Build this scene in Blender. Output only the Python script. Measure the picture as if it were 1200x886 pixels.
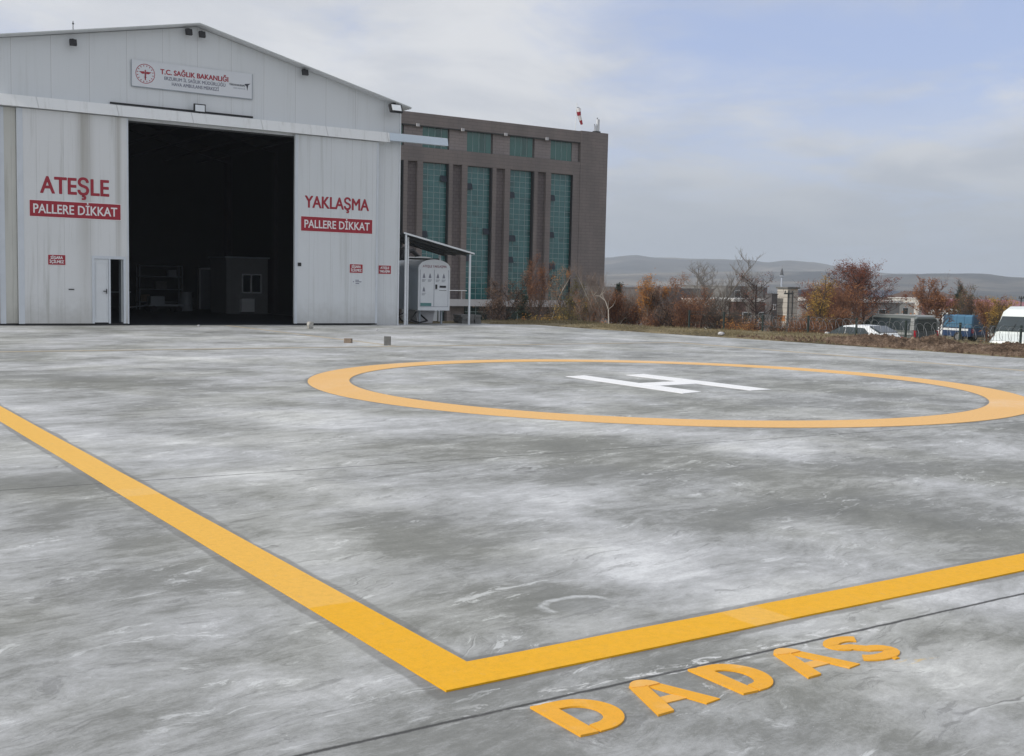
import bpy, math, random
from mathutils import Vector, Matrix, noise
R = math.radians
scene = bpy.context.scene
for o in list(bpy.data.objects): bpy.data.objects.remove(o)
random.seed(11)

# ------------------------------------------------------------------ camera
cam_d = bpy.data.cameras.new('camera'); cam = bpy.data.objects.new('camera', cam_d)
scene.collection.objects.link(cam)
cr = Vector((0.83451153, -0.55055556, 0.02188789)); cu = Vector((0.02723471, 0.08089228, 0.9963507)); cf = Vector((0.55031698, 0.83087003, -0.08249976))
m = Matrix((cr, cu, -cf)).transposed().to_4x4(); m.translation = (0, 0, 1.6)
cam.matrix_world = m
cam_d.sensor_width = 36; cam_d.sensor_fit = 'HORIZONTAL'; cam_d.lens = 1336.29/1200*36
cam_d.clip_start = 0.05; cam_d.clip_end = 20000
scene.camera = cam

# ------------------------------------------------------------------ sun, sky, exposure
SUN_EL, SUN_AZ = R(33), R(-89.0)          # azimuth clockwise from +Y
sv = Vector((math.sin(SUN_AZ)*math.cos(SUN_EL), math.cos(SUN_AZ)*math.cos(SUN_EL), math.sin(SUN_EL)))
ld = bpy.data.lights.new('sun', 'SUN'); ld.energy = 2.9; ld.angle = R(0.9); ld.color = (1.0, 0.95, 0.87)
lo = bpy.data.objects.new('sun', ld); scene.collection.objects.link(lo)
lo.rotation_euler = sv.to_track_quat('Z', 'Y').to_euler()
scene.view_settings.view_transform = 'Standard'; scene.view_settings.look = 'None'
scene.view_settings.exposure = 0.0; scene.view_settings.gamma = 1.0; scene.view_settings.use_curve_mapping = False

class NT:
    """tiny node-expression helper"""
    def __init__(s, nt): s.nt = nt
    def node(s, t, **kw):
        n = s.nt.nodes.new(t)
        for k, v in kw.items(): setattr(n, k, v)
        return n
    def put(s, sock, v):
        if isinstance(v, bpy.types.NodeSocket): s.nt.links.new(v, sock)
        elif v is not None: sock.default_value = v
    def m(s, op, a, b=None, c=None, clamp=False):
        n = s.node('ShaderNodeMath', operation=op, use_clamp=clamp)
        s.put(n.inputs[0], a); s.put(n.inputs[1], b)
        if c is not None: s.put(n.inputs[2], c)
        return n.outputs[0]
    def add(s, a, b): return s.m('ADD', a, b)
    def sub(s, a, b): return s.m('SUBTRACT', a, b)
    def mul(s, a, b, clamp=False): return s.m('MULTIPLY', a, b, clamp=clamp)
    def absv(s, a): return s.m('ABSOLUTE', a)
    def ss(s, v, a, b):          # smoothstep from a to b
        n = s.node('ShaderNodeMapRange', interpolation_type='SMOOTHSTEP')
        s.put(n.inputs[0], v); s.put(n.inputs[1], a); s.put(n.inputs[2], b); n.inputs[3].default_value = 0; n.inputs[4].default_value = 1
        return n.outputs[0]
    def coord(s, which='Object'): return s.node('ShaderNodeTexCoord').outputs[which]
    def xyz(s, v):
        n = s.node('ShaderNodeSeparateXYZ'); s.put(n.inputs[0], v); return n.outputs
    def comb(s, x, y, z):
        n = s.node('ShaderNodeCombineXYZ'); s.put(n.inputs[0], x); s.put(n.inputs[1], y); s.put(n.inputs[2], z); return n.outputs[0]
    def map(s, v, scale=(1,1,1), rot=(0,0,0), loc=(0,0,0)):
        n = s.node('ShaderNodeMapping'); s.put(n.inputs[0], v); n.inputs[1].default_value = loc; n.inputs[2].default_value = rot; n.inputs[3].default_value = scale
        return n.outputs[0]
    def noise(s, v, scale, detail=6, rough=.55, dist=0.0):
        n = s.node('ShaderNodeTexNoise'); s.put(n.inputs['Vector'], v); n.inputs['Scale'].default_value = scale
        n.inputs['Detail'].default_value = detail; n.inputs['Roughness'].default_value = rough; n.inputs['Distortion'].default_value = dist
        return n.outputs[0]
    def ramp(s, f, stops):
        n = s.node('ShaderNodeValToRGB'); s.put(n.inputs[0], f); e = n.color_ramp.elements
        while len(e) < len(stops): e.new(.5)
        for k, (p, c) in enumerate(stops):
            e[k].position = p; e[k].color = (*((c,)*3 if isinstance(c, (int, float)) else c), 1)
        return n.outputs[0]
    def mix(s, f, a, b, mode='MIX'):
        n = s.node('ShaderNodeMix', data_type='RGBA', blend_type=mode)
        s.put(n.inputs[0], f)
        for i, v in ((6, a), (7, b)):
            s.put(n.inputs[i], (*v, 1) if isinstance(v, tuple) and len(v) == 3 else v)
        return n.outputs[2]
    def bump(s, h, strength=.3, dist=.02):
        n = s.node('ShaderNodeBump'); s.put(n.inputs['Height'], h); n.inputs['Strength'].default_value = strength; n.inputs['Distance'].default_value = dist
        return n.outputs[0]

w = bpy.data.worlds.new('World'); scene.world = w; w.use_nodes = True
n = NT(w.node_tree); w.node_tree.nodes.clear()
sky = n.node('ShaderNodeTexSky', sky_type='NISHITA'); sky.sun_disc = False
sky.sun_elevation = SUN_EL; sky.sun_rotation = SUN_AZ; sky.altitude = 1800; sky.air_density = 1.0; sky.dust_density = 2.0
dirv = n.coord('Generated'); dx, dy, dz = n.xyz(dirv)
h = n.m('MAXIMUM', dz, 0.0)
k = n.m('DIVIDE', 1.0, n.add(h, 0.16))
pl = n.comb(n.mul(dx, k), n.mul(dy, k), 0.0)
c1 = n.noise(n.map(pl, (1, 1, 1), loc=(3.1, 1.7, 0)), 0.75, 7, .55, .5)
c2 = n.noise(n.map(pl, (1, 1, 1), loc=(9.1, 4.7, 0)), 2.3, 6, .6, .6)
hole = n.node('ShaderNodeVectorMath', operation='DOT_PRODUCT'); n.put(hole.inputs[0], dirv); hole.inputs[1].default_value = Vector((.71, .62, .33)).normalized()
hm = n.ss(hole.outputs['Value'], .945, .998)
dens = n.add(-.06, n.add(n.add(n.mul(c1, .86), n.mul(c2, .52)), n.mul(hm, -.28)))
cov = n.ss(dens, .24, .60)
low = n.ss(dz, .20, .04)                       # cloud closes up towards the horizon
cov = n.m('MAXIMUM', cov, n.mul(low, .85))
shade = n.noise(n.map(pl, (1, 1, 1), loc=(5, 8, 0)), 1.5, 6, .55, .4)
west = n.ss(n.add(n.mul(dx, -.83), n.mul(dy, .55)), -.55, .5)
cc = n.mix(n.ss(shade, .38, .62), (5.6, 5.9, 6.5), (7.7, 7.8, 8.0))
cc = n.mix(n.mul(west, .85), cc, n.mix(n.ss(shade, .36, .64), (7.0, 7.15, 7.4), (7.9, 8.0, 8.1)))
cc = n.mix(n.ss(dz, .19, .0), cc, (3.75, 4.15, 4.65))
blue = n.mix(.70, n.mix(1.0, sky.outputs[0], (1.0, 1.0, 1.0), 'MULTIPLY'), (4.9, 5.9, 8.9))
skyc = n.mix(n.mul(cov, .93), blue, cc)
bg = n.node('ShaderNodeBackground'); n.put(bg.inputs[0], skyc); bg.inputs[1].default_value = 0.1
wo = n.node('ShaderNodeOutputWorld'); n.put(wo.inputs[0], bg.outputs[0])

# ------------------------------------------------------------------ mesh and object helpers
class MB:
    def __init__(s): s.v = []; s.f = []; s.mi = []
    def addf(s, vs, fs, mi=0):
        b = len(s.v); s.v += [tuple(v) for v in vs]
        for f in fs: s.f.append([b+i for i in f]); s.mi.append(mi)
        return s
    def box(s, x0, x1, y0, y1, z0, z1, mi=0):
        return s.addf([(x0,y0,z0),(x1,y0,z0),(x1,y1,z0),(x0,y1,z0),(x0,y0,z1),(x1,y0,z1),(x1,y1,z1),(x0,y1,z1)],
               [(3,2,1,0),(4,5,6,7),(0,1,5,4),(1,2,6,5),(2,3,7,6),(3,0,4,7)], mi)
    def prism(s, poly, axis, a, b, mi=0):
        """poly in the plane normal to axis ('x': (y,z), 'y': (x,z), 'z': (x,y)), extruded a..b"""
        def P(p, t):
            return {'x': (t, p[0], p[1]), 'y': (p[0], t, p[1]), 'z': (p[0], p[1], t)}[axis]
        k = len(poly); vs = [P(p, a) for p in poly] + [P(p, b) for p in poly]
        fs = [tuple(range(k))[::-1], tuple(range(k, 2*k))] + [(i, (i+1) % k, k+(i+1) % k, k+i) for i in range(k)]
        return s.addf(vs, fs, mi)
    def tube(s, pts, rad, n=6, cap=True, mi=0):
        pts = [Vector(p) for p in pts]; rings = []
        rads = rad if isinstance(rad, (list, tuple)) else [rad]*len(pts)
        for i, p in enumerate(pts):
            t = (pts[min(i+1, len(pts)-1)] - pts[max(i-1, 0)])
            t = t.normalized() if t.length > 1e-9 else Vector((0, 0, 1))
            a = t.cross(Vector((0, 0, 1)) if abs(t.z) < .9 else Vector((1, 0, 0))).normalized(); b = t.cross(a)
            rings.append([p + (a*math.cos(2*math.pi*j/n) + b*math.sin(2*math.pi*j/n))*rads[i] for j in range(n)])
        vs = [v for r in rings for v in r]; fs = []
        for i in range(len(pts)-1):
            for j in range(n): fs.append((i*n+j, i*n+(j+1) % n, (i+1)*n+(j+1) % n, (i+1)*n+j))
        if cap: fs += [tuple(range(n))[::-1], tuple((len(pts)-1)*n+j for j in range(n))]
        return s.addf(vs, fs, mi)
    def strip(s, A, B, z0, z1, mi=0):
        """solid between two polylines in plan"""
        k = len(A); vs = [(p[0], p[1], z1) for p in A]+[(p[0], p[1], z1) for p in B]+[(p[0], p[1], z0) for p in A]+[(p[0], p[1], z0) for p in B]
        fs = []
        for i in range(k-1):
            fs += [(i, i+1, k+i+1, k+i), (2*k+i+1, 2*k+i, 3*k+i, 3*k+i+1), (i+1, i, 2*k+i, 2*k+i+1), (k+i, k+i+1, 3*k+i+1, 3*k+i)]
        fs += [(0, k, 3*k, 2*k), (2*k-1, k-1, 3*k-1, 4*k-1)]
        return s.addf(vs, fs, mi)
    def quad(s, a, b, c, d, mi=0): return s.addf([a, b, c, d], [(0, 1, 2, 3)], mi)
    def build(s, name, mats, parent=None, smooth=False, world=True):
        me = bpy.data.meshes.new(name)
        off = parent_loc(parent) if (parent and world) else Vector((0, 0, 0))
        me.from_pydata([(x-off.x, y-off.y, z-off.z) for x, y, z in s.v], [], s.f)
        mats = mats if isinstance(mats, (list, tuple)) else [mats]
        for mt in mats: me.materials.append(mt)
        if len(mats) > 1:
            for p, i in zip(me.polygons, s.mi): p.material_index = i
        if smooth:
            for p in me.polygons: p.use_smooth = True
        me.update()
        o = bpy.data.objects.new(name, me); scene.collection.objects.link(o)
        if parent: o.parent = parent
        return o
def parent_loc(p):
    v = Vector((0, 0, 0))
    while p: v += p.location; p = p.parent
    return v
def fixn(o):
    import bmesh
    bm = bmesh.new(); bm.from_mesh(o.data); bmesh.ops.recalc_face_normals(bm, faces=bm.faces); bm.to_mesh(o.data); bm.free(); return o
def tag(o, label=None, cat=None, group=None, kind=None):
    if label: o['label'] = label
    if cat: o['category'] = cat
    if group: o['group'] = group
    if kind: o['kind'] = kind
    return o
def thing(name, label, cat, loc=(0, 0, 0), rz=0, group=None):
    o = bpy.data.objects.new(name, None); o.empty_display_size = .3; scene.collection.objects.link(o)
    o.location = loc; o.rotation_euler = (0, 0, rz); return tag(o, label, cat, group)
def copy_tree(o, parent=None):
    c = o.copy(); scene.collection.objects.link(c); c.parent = parent
    for ch in [x for x in bpy.data.objects if x.parent == o]: copy_tree(ch, c)
    return c

# ------------------------------------------------------------------ materials
def mat(name, col, rough=.6, metal=0, vary=.08, vscale=3.0, bump=0.0, bscale=30, spec=.5):
    mt = bpy.data.materials.new(name); mt.use_nodes = True; q = NT(mt.node_tree); b = mt.node_tree.nodes['Principled BSDF']
    nz = q.noise(q.coord(), vscale, 6, .6)
    c = q.mix(nz, tuple(x*(1-vary*2) for x in col), tuple(min(1, x*(1+vary*2)) for x in col))
    q.put(b.inputs['Base Color'], c); b.inputs['Metallic'].default_value = metal
    q.put(b.inputs['Roughness'], q.add(q.mul(nz, .15), rough-.07))
    b.inputs['Specular IOR Level'].default_value = spec
    if bump: q.put(b.inputs['Normal'], q.bump(q.noise(q.coord(), bscale, 5, .6), bump, .03))
    return mt

LA = 0.0063                                     # the painted square is turned this little against the slab
sqx0, sqx1, sqy0, sqy1, lw = 2.231, 22.55, 3.749, 24.9, .24
CX, CY, RO, RI = 12.42, 14.36, 5.719, 5.069
def concrete_mat():
    mt = bpy.data.materials.new('bleached concrete'); mt.use_nodes = True; q = NT(mt.node_tree); b = mt.node_tree.nodes['Principled BSDF']
    P = q.coord(); x, y, _ = q.xyz(P)
    rot = q.map(P, rot=(0, 0, R(-13)))
    def warp(src, sc, amt, loc):
        nn = q.node('ShaderNodeTexNoise'); q.put(nn.inputs['Vector'], q.map(src, loc=loc)); nn.inputs['Scale'].default_value = sc; nn.inputs['Detail'].default_value = 4
        vm = q.node('ShaderNodeVectorMath', operation='SUBTRACT'); q.put(vm.inputs[0], nn.outputs['Color']); vm.inputs[1].default_value = (.5, .5, .5)
        v2 = q.node('ShaderNodeVectorMath', operation='SCALE'); q.put(v2.inputs[0], vm.outputs[0]); v2.inputs['Scale'].default_value = amt
        v3 = q.node('ShaderNodeVectorMath', operation='ADD'); q.put(v3.inputs[0], src); q.put(v3.inputs[1], v2.outputs[0]); return v3.outputs[0]
    W1 = warp(P, .7, 1.5, (3, 1, 0)); W2 = warp(q.map(rot, (.85, 1.2, 1)), 1.1, .85, (9, 2, 0))
    broad = q.noise(W1, .42, 4, .5)
    med = q.noise(W2, 1.15, 10, .66, .2)
    swirl = q.noise(warp(W1, 3.0, .35, (1, 8, 0)), 2.4, 9, .66, .8)
    fine = q.noise(q.map(W2, (.8, 1.5, 1), loc=(1, 7, 0)), 6.5, 12, .80, .1)
    grain = q.noise(P, 70, 4, .7)
    blobs = [(4.98,7.01,.71,1),(4.37,5.41,.62,1),(4.19,4.59,.56,1),(3.25,4.14,.35,.9),(4.97,3.96,.52,.7),(5.44,12.13,1.19,.9),(2.77,11.05,1.19,.9),(5.39,8.66,.76,.6),(2.16,4.27,.32,.9),(1.7,4.17,.3,.7),(3.77,2.65,.45,.8),(3.05,15.1,1.38,.8),(7.48,21.98,2.61,.7),(8.99,15.52,1.34,.6),(10.5,27.7,3.3,.6),(8.56,8.4,.81,.7),(3.1,8.9,.8,.7),(15,27,3,.5),(4.4,2.75,.4,.7),(1.0,4.6,.4,.5),
        (3.44,5.91,.56,-1),(3.31,4.87,.49,-.9),(3.56,6.69,.45,-.8),(6.46,5.88,.72,-1),(7.13,5.17,.92,-1),(8.55,6.87,.9,-.8),(7.22,7.51,.86,-.8),(2.98,7.83,.69,-.6),(1.86,5.87,.6,-.5),(12.25,13.57,1.9,-.6),(13.85,11.5,1.9,-.7),(4.87,16.97,1.6,-.7),(1.81,8.99,.69,-.6),(7.07,9.08,.95,-.7),(2.37,3.78,.27,-.5),(3.2,3.3,.35,-.4)]
    wx, wy, _w = q.xyz(warp(warp(P, .9, .9, (3, 1, 0)), 4.0, .22, (6, 4, 0))); bias = None
    for bx_, by_, br_, am in blobs:
        ex_ = q.sub(wx, bx_); ey_ = q.sub(wy, by_)
        t_ = q.mul(q.sub(1.0, q.ss(q.m('SQRT', q.add(q.mul(ex_, ex_), q.mul(ey_, ey_))), br_*.15, br_*1.35)), am*.074)
        bias = t_ if bias is None else q.add(bias, t_)
    tro = q.noise(q.map(warp(rot, 1.4, .5, (4, 9, 0)), (.75, 2.1, 1)), 2.6, 13, .80, .1)
    v = q.add(q.add(q.add(q.add(bias, -.026), q.mul(broad, .30)), q.mul(med, .26)), q.add(q.mul(swirl, .08), q.add(q.mul(fine, .20), q.add(q.mul(tro, .20), q.mul(grain, .05)))))
    col = q.ramp(v, [(.39, (.155, .160, .153)), (.468, (.218, .224, .217)), (.515, (.325, .333, .335)), (.568, (.44, .45, .465)), (.65, (.66, .675, .695))])
    sand = q.noise(P, 210, 3, .8); peb = q.noise(P, 26, 8, .8)
    col = q.mix(1.0, col, q.ramp(q.add(q.mul(sand, .45), q.mul(peb, .55)), [(.34, .80), (.5, 1.0), (.66, 1.13)]), 'MULTIPLY')
    # crisp flakes of lime left by the trowel
    fl = q.ss(q.noise(q.map(W2, (.7, 2.2, 1), loc=(5, 5, 0)), 3.4, 12, .78, .3), .565, .60)
    col = q.mix(q.mul(q.mul(fl, q.ss(med, .44, .58)), .60), col, (.66, .68, .70))
    dk = q.ss(q.noise(q.map(W2, (.6, 2.6, 1), loc=(15, 5, 0)), 3.0, 12, .75, .3), .57, .62)
    col = q.mix(q.mul(dk, .42), col, (.13, .132, .13))
    # trowel ridges: thin wandering lines, light on one side and dark on the other
    rd = q.sub(q.noise(q.map(W2, (.35, 1.7, 1), loc=(7, 3, 0)), .9, 3, .45, .15), .5); rgate = q.mul(q.ss(q.noise(P, .55, 3, .5), .50, .62), q.ss(q.noise(P, 4.5, 5, .6), .42, .55))
    r1 = q.mul(q.sub(1.0, q.ss(q.absv(rd), .0015, .007)), rgate); r2 = q.mul(q.sub(1.0, q.ss(q.absv(q.sub(rd, .008)), .0015, .006)), rgate)
    col = q.mix(q.mul(r2, .45), col, (.12, .12, .12)); col = q.mix(q.mul(r1, .35), col, (.66, .68, .70))
    # warm grey-green tint in patches
    col = q.mix(q.mul(q.ss(q.noise(P, .5, 3, .5), .42, .62), .8), col, q.mix(1.0, col, (.985, .98, .925), 'MULTIPLY'))
    # damp sealer margin beside the painted lines, stays with the slab
    wob = q.mul(q.sub(q.noise(P, 1.1, 7, .6), .5), .15)
    ca, sa = math.cos(LA), math.sin(LA)
    u = q.add(q.mul(x, ca), q.mul(y, sa)); t = q.sub(q.mul(y, ca), q.mul(x, sa))
    ux = q.absv(q.sub(u, (sqx0+sqx1)/2)); ty = q.absv(q.sub(t, (sqy0+sqy1)/2))
    hx_, hy_ = (sqx1-sqx0)/2-lw/2, (sqy1-sqy0)/2-lw/2
    dsq = q.absv(q.m('MAXIMUM', q.sub(ux, hx_), q.sub(ty, hy_)))
    mg = q.sub(1.0, q.ss(q.add(dsq, wob), lw/2+.050, lw/2+.072))
    rx = q.sub(x, CX); ry = q.sub(y, CY)
    dc = q.absv(q.sub(q.m('SQRT', q.add(q.mul(rx, rx), q.mul(ry, ry))), (RO+RI)/2))
    mg2 = q.sub(1.0, q.ss(q.add(dc, wob), (RO-RI)/2+.03, (RO-RI)/2+.06))
    col = q.mix(q.mul(q.m('MAXIMUM', mg, mg2), q.add(.18, q.mul(med, .7))), col, (.135, .136, .132))
    # saw cuts and their white bloom
    jw = q.mul(q.sub(q.noise(P, 4, 8, .8), .5), .035)
    j1 = q.absv(q.add(q.sub(y, 3.485), jw))
    j2 = q.absv(q.add(q.sub(q.add(y, q.mul(x, .05)), 9.06), jw))
    j3 = q.absv(q.add(q.sub(y, 19.9), jw)); j4 = q.absv(q.add(q.sub(y, 30.6), jw))
    jm = q.m('MINIMUM', q.m('MINIMUM', j1, j2), q.m('MINIMUM', j3, j4))
    bloom = q.mul(q.ss(q.noise(q.map(P, (1, 2.4, 1)), 5.5, 8, .72, .8), .53, .60), q.sub(1.0, q.ss(q.absv(q.sub(y, 3.50)), .02, .13)))
    bloom = q.mul(bloom, q.sub(1.0, q.ss(q.absv(q.sub(x, 3.4)), .9, 1.6)))
    col = q.mix(q.mul(bloom, .8), col, (.70, .71, .72))
    cut = q.sub(1.0, q.ss(jm, .006, .017))
    faint = q.mul(q.sub(1.0, q.ss(q.m('MINIMUM', j2, j3), .0035, .014)), .35)
    c1_ = q.sub(1.0, q.ss(j1, .003, .0085))
    col = q.mix(q.mul(q.mul(cut, q.ss(q.noise(P, 3, 4, .6), .28, .44)), .78), col, (.05, .05, .05))
    col = q.mix(q.mul(c1_, .75), col, (.045, .045, .045))
    # dried puddle ring
    px_ = q.sub(x, 3.40); py_ = q.sub(y, 4.47)
    rr = q.add(q.m('SQRT', q.add(q.mul(px_, px_), q.mul(q.mul(py_, py_), 1.8))), q.mul(q.sub(q.noise(P, 6, 7, .7), .5), .17))
    ring = q.mul(q.sub(1.0, q.ss(q.absv(q.sub(rr, .195)), .003, .045)), q.ss(q.add(q.mul(q.noise(P, 14, 6, .7), .6), q.mul(q.sub(4.47, y), -.6)), .22, .38))
    col = q.mix(q.mul(ring, .65), col, (.62, .64, .66))
    col = q.mix(q.mul(q.sub(1.0, q.ss(rr, .10, .2)), .35), col, (.26, .27, .275))
    # a few long hairline scratches
    scr = q.noise(q.map(P, (.25, 9, 1), rot=(0, 0, R(27)), loc=(0, 5, 0)), 2.2, 5, .6, .3)
    col = q.mix(q.mul(q.ss(scr, .69, .73), .35), col, (.66, .67, .69))
    # specks and spills of lime
    sp = q.mul(q.ss(q.noise(P, 38, 3, .6), .70, .745), q.ss(q.noise(P, 1.1, 3, .5), .45, .6))
    col = q.mix(q.mul(sp, .6), col, (.66, .67, .68))
    # yellow drips below the last letter
    yd = q.mul(q.ss(q.noise(q.map(P, (1, 3, 1)), 9, 5, .6), .55, .62), q.sub(1.0, q.ss(q.m('SQRT', q.add(q.m('POWER', q.sub(x, 4.17), 2.0), q.mul(q.m('POWER', q.sub(y, 3.06), 2.0), 6.0))), .03, .17)))
    col = q.mix(q.mul(yd, .55), col, (.62, .42, .12))
    q.put(b.inputs['Base Color'], col)
    q.put(b.inputs['Roughness'], q.add(.50, q.mul(v, .35))); b.inputs['Specular IOR Level'].default_value = .42
    hgt = q.add(q.mul(fine, .8), q.add(q.mul(grain, .25), q.add(q.mul(swirl, .35), q.mul(q.sub(1.0, q.m('MAXIMUM', c1_, q.mul(cut, .5))), .5))))
    q.put(b.inputs['Normal'], q.bump(hgt, .45, .012))
    return mt

def paint_mat(name, col, pale, amt, scale=.7, seams=(), island=False):
    mt = bpy.data.materials.new(name); mt.use_nodes = True; q = NT(mt.node_tree); b = mt.node_tree.nodes['Principled BSDF']
    P = q.coord()
    d1 = q.noise(P, scale, 7, .6, .6); d2 = q.noise(P, 9, 6, .65); d3 = q.noise(P, 55, 3, .6)
    f = q.ss(q.add(q.mul(d1, .7), q.mul(d2, .3)), .62-amt, .85-amt)
    c = q.mix(q.mul(f, .85), col, pale)
    px_, py_, _p = q.xyz(P); wv_ = q.mul(q.sub(d2, .5), .05)
    for ax, a0, a1, lim, k_ in seams:            # lengths laid on another day, dustier: axis, from, to, other-axis limit, amount
        u_, o_ = (px_, py_) if ax == 'x' else (py_, px_)
        t_ = q.mul(q.ss(q.add(u_, wv_), a0, a0+.02), q.sub(1.0, q.ss(q.add(u_, wv_), a1, a1+.02)))
        t_ = q.mul(t_, q.m('LESS_THAN', o_, lim)) if lim > 0 else q.mul(t_, q.m('GREATER_THAN', o_, -lim))
        c = q.mix(q.mul(t_, q.add(k_-.15, q.mul(d2, .3))), c, pale)
    skd = q.mul(q.ss(q.noise(q.map(P, (2.5, .7, 1), rot=(0, 0, .5)), 3.0, 9, .75, .6), .58, .68), .28)
    c = q.mix(skd, c, tuple(x*.78+.03 for x in col))
    c = q.mix(1.0, c, q.ramp(q.add(q.mul(q.noise(P, 120, 3, .8), .5), q.mul(q.noise(P, 24, 6, .75), .5)), [(.32, .82), (.5, 1.0), (.66, 1.08)]), 'MULTIPLY')
    if island:
        rp = q.node('ShaderNodeNewGeometry').outputs['Random Per Island']
        c = q.mix(q.mul(q.ss(rp, .35, .95), .5), c, pale)
    chip = q.ss(q.noise(P, 7, 12, .85), .655, .67)
    c = q.mix(q.mul(chip, .55), c, (.30, .29, .26))
    c = q.mix(q.mul(q.ss(d3, .62, .75), .3), c, tuple(x*.8 for x in col))
    c = q.mix(q.mul(q.ss(q.noise(P, 16, 8, .7), .60, .70), .22), c, (.42, .40, .36))
    q.put(b.inputs['Base Color'], c); q.put(b.inputs['Roughness'], q.add(.50, q.mul(d2, .25))); b.inputs['Specular IOR Level'].default_value = .28
    q.put(b.inputs['Normal'], q.bump(q.add(d2, q.mul(d3, .4)), .25, .006))
    return mt

def panel_mat(name, col, pitch, off, dirty=.5, stain=None):
    """coated steel sandwich panels: upright seams, shallow ribs, run-down dirt"""
    mt = bpy.data.materials.new(name); mt.use_nodes = True; q = NT(mt.node_tree); b = mt.node_tree.nodes['Principled BSDF']
    P = q.node('ShaderNodeNewGeometry').outputs['Position']; x, y, z = q.xyz(P)
    s_ = q.m('FRACT', q.m('DIVIDE', q.sub(q.add(x, y), off), pitch)); seam = q.sub(1.0, q.ss(q.absv(q.sub(s_, .5)), .003, .012))
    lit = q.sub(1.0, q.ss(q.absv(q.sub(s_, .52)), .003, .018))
    runs = q.noise(q.map(P, (3.2, 3.2, .12)), 1.6, 8, .65, .3)
    blot = q.noise(P, .5, 4, .5)
    c = q.mix(q.mul(q.ss(runs, .50, .74), dirty), col, tuple(a*k for a, k in zip(col, (.66, .655, .62))))
    c = q.mix(q.mul(q.ss(blot, .4, .7), .30*dirty), c, tuple(a*k for a, k in zip(col, (.80, .81, .80))))
    if stain:
        for sx, sw, za, zb in stain:
            sm = q.mul(q.sub(1.0, q.ss(q.absv(q.sub(x, sx)), 0.0, sw)), q.ss(z, za, zb))
            c = q.mix(q.mul(sm, q.add(.30, q.mul(runs, .35))), c, (.24, .22, .17))
    foot = q.sub(1.0, q.ss(q.add(z, q.mul(q.noise(P, 3, 6, .65), 1.1)), .45, 1.6))
    c = q.mix(q.mul(foot, .42*min(1, dirty*1.6)), c, (.30, .29, .26))
    c = q.mix(q.mul(seam, .30), c, (.16, .165, .165))
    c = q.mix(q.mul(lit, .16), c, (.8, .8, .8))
    q.put(b.inputs['Base Color'], c); b.inputs['Roughness'].default_value = .42
    wv = q.m('SINE', q.mul(q.add(x, y), 2*math.pi/.113*1.0)) 
    oil = q.noise(q.map(P, (1, 1, .6)), 1.3, 3, .5)
    q.put(b.inputs['Normal'], q.bump(q.add(q.mul(q.sub(1.0, seam), .5), q.add(q.mul(wv, .018), q.mul(oil, .8))), .35, .012))
    return mt

def brick_mat(name, c1, c2, mortar, sx, rh, rough=.8):
    """cladding courses; x+y runs along the wall, z up"""
    mt = bpy.data.materials.new(name); mt.use_nodes = True; q = NT(mt.node_tree); b = mt.node_tree.nodes['Principled BSDF']
    P = q.node('ShaderNodeNewGeometry').outputs['Position']; x, y, z = q.xyz(P)
    t = q.node('ShaderNodeTexBrick'); q.put(t.inputs['Vector'], q.comb(q.add(x, y), z, 0.0))
    t.inputs['Color1'].default_value = (*c1, 1); t.inputs['Color2'].default_value = (*c2, 1); t.inputs['Mortar'].default_value = (*mortar, 1)
    t.inputs['Scale'].default_value = 1; t.inputs['Brick Width'].default_value = sx; t.inputs['Row Height'].default_value = rh; t.inputs['Mortar Size'].default_value = rh*.07
    t.inputs['Mortar Smooth'].default_value = .3
    ns = q.noise(q.map(P, (.5, .5, .2)), .8, 7, .6)
    c = q.mix(q.ss(ns, .3, .75), q.mix(1.0, t.outputs[0], (.86, .86, .88), 'MULTIPLY'), q.mix(1.0, t.outputs[0], (1.12, 1.1, 1.1), 'MULTIPLY'))
    q.put(b.inputs['Base Color'], c); b.inputs['Roughness'].default_value = rough
    q.put(b.inputs['Normal'], q.bump(t.outputs[1], -.3, .02))
    return mt

def leaf_mat(name, ca, cb):
    mt = bpy.data.materials.new(name); mt.use_nodes = True; q = NT(mt.node_tree); b = mt.node_tree.nodes['Principled BSDF']
    g = q.node('ShaderNodeNewGeometry')
    n1 = q.noise(g.outputs['Position'], 1.6, 3, .5)
    f = q.add(q.mul(g.outputs['Random Per Island'], .6), q.mul(n1, .4))
    q.put(b.inputs['Base Color'], q.ramp(f, [(.15, ca), (.55, tuple((p+r)/2 for p, r in zip(ca, cb))), (.85, cb)]))
    b.inputs['Roughness'].default_value = .7; b.inputs['Specular IOR Level'].default_value = .2
    tr = q.node('ShaderNodeBsdfTranslucent'); q.put(tr.inputs[0], (*cb, 1))
    mx = q.node('ShaderNodeMixShader'); mx.inputs[0].default_value = .25
    q.nt.links.new(b.outputs[0], mx.inputs[1]); q.nt.links.new(tr.outputs[0], mx.inputs[2])
    q.nt.links.new(mx.outputs[0], q.nt.nodes['Material Output'].inputs[0])
    return mt

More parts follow.
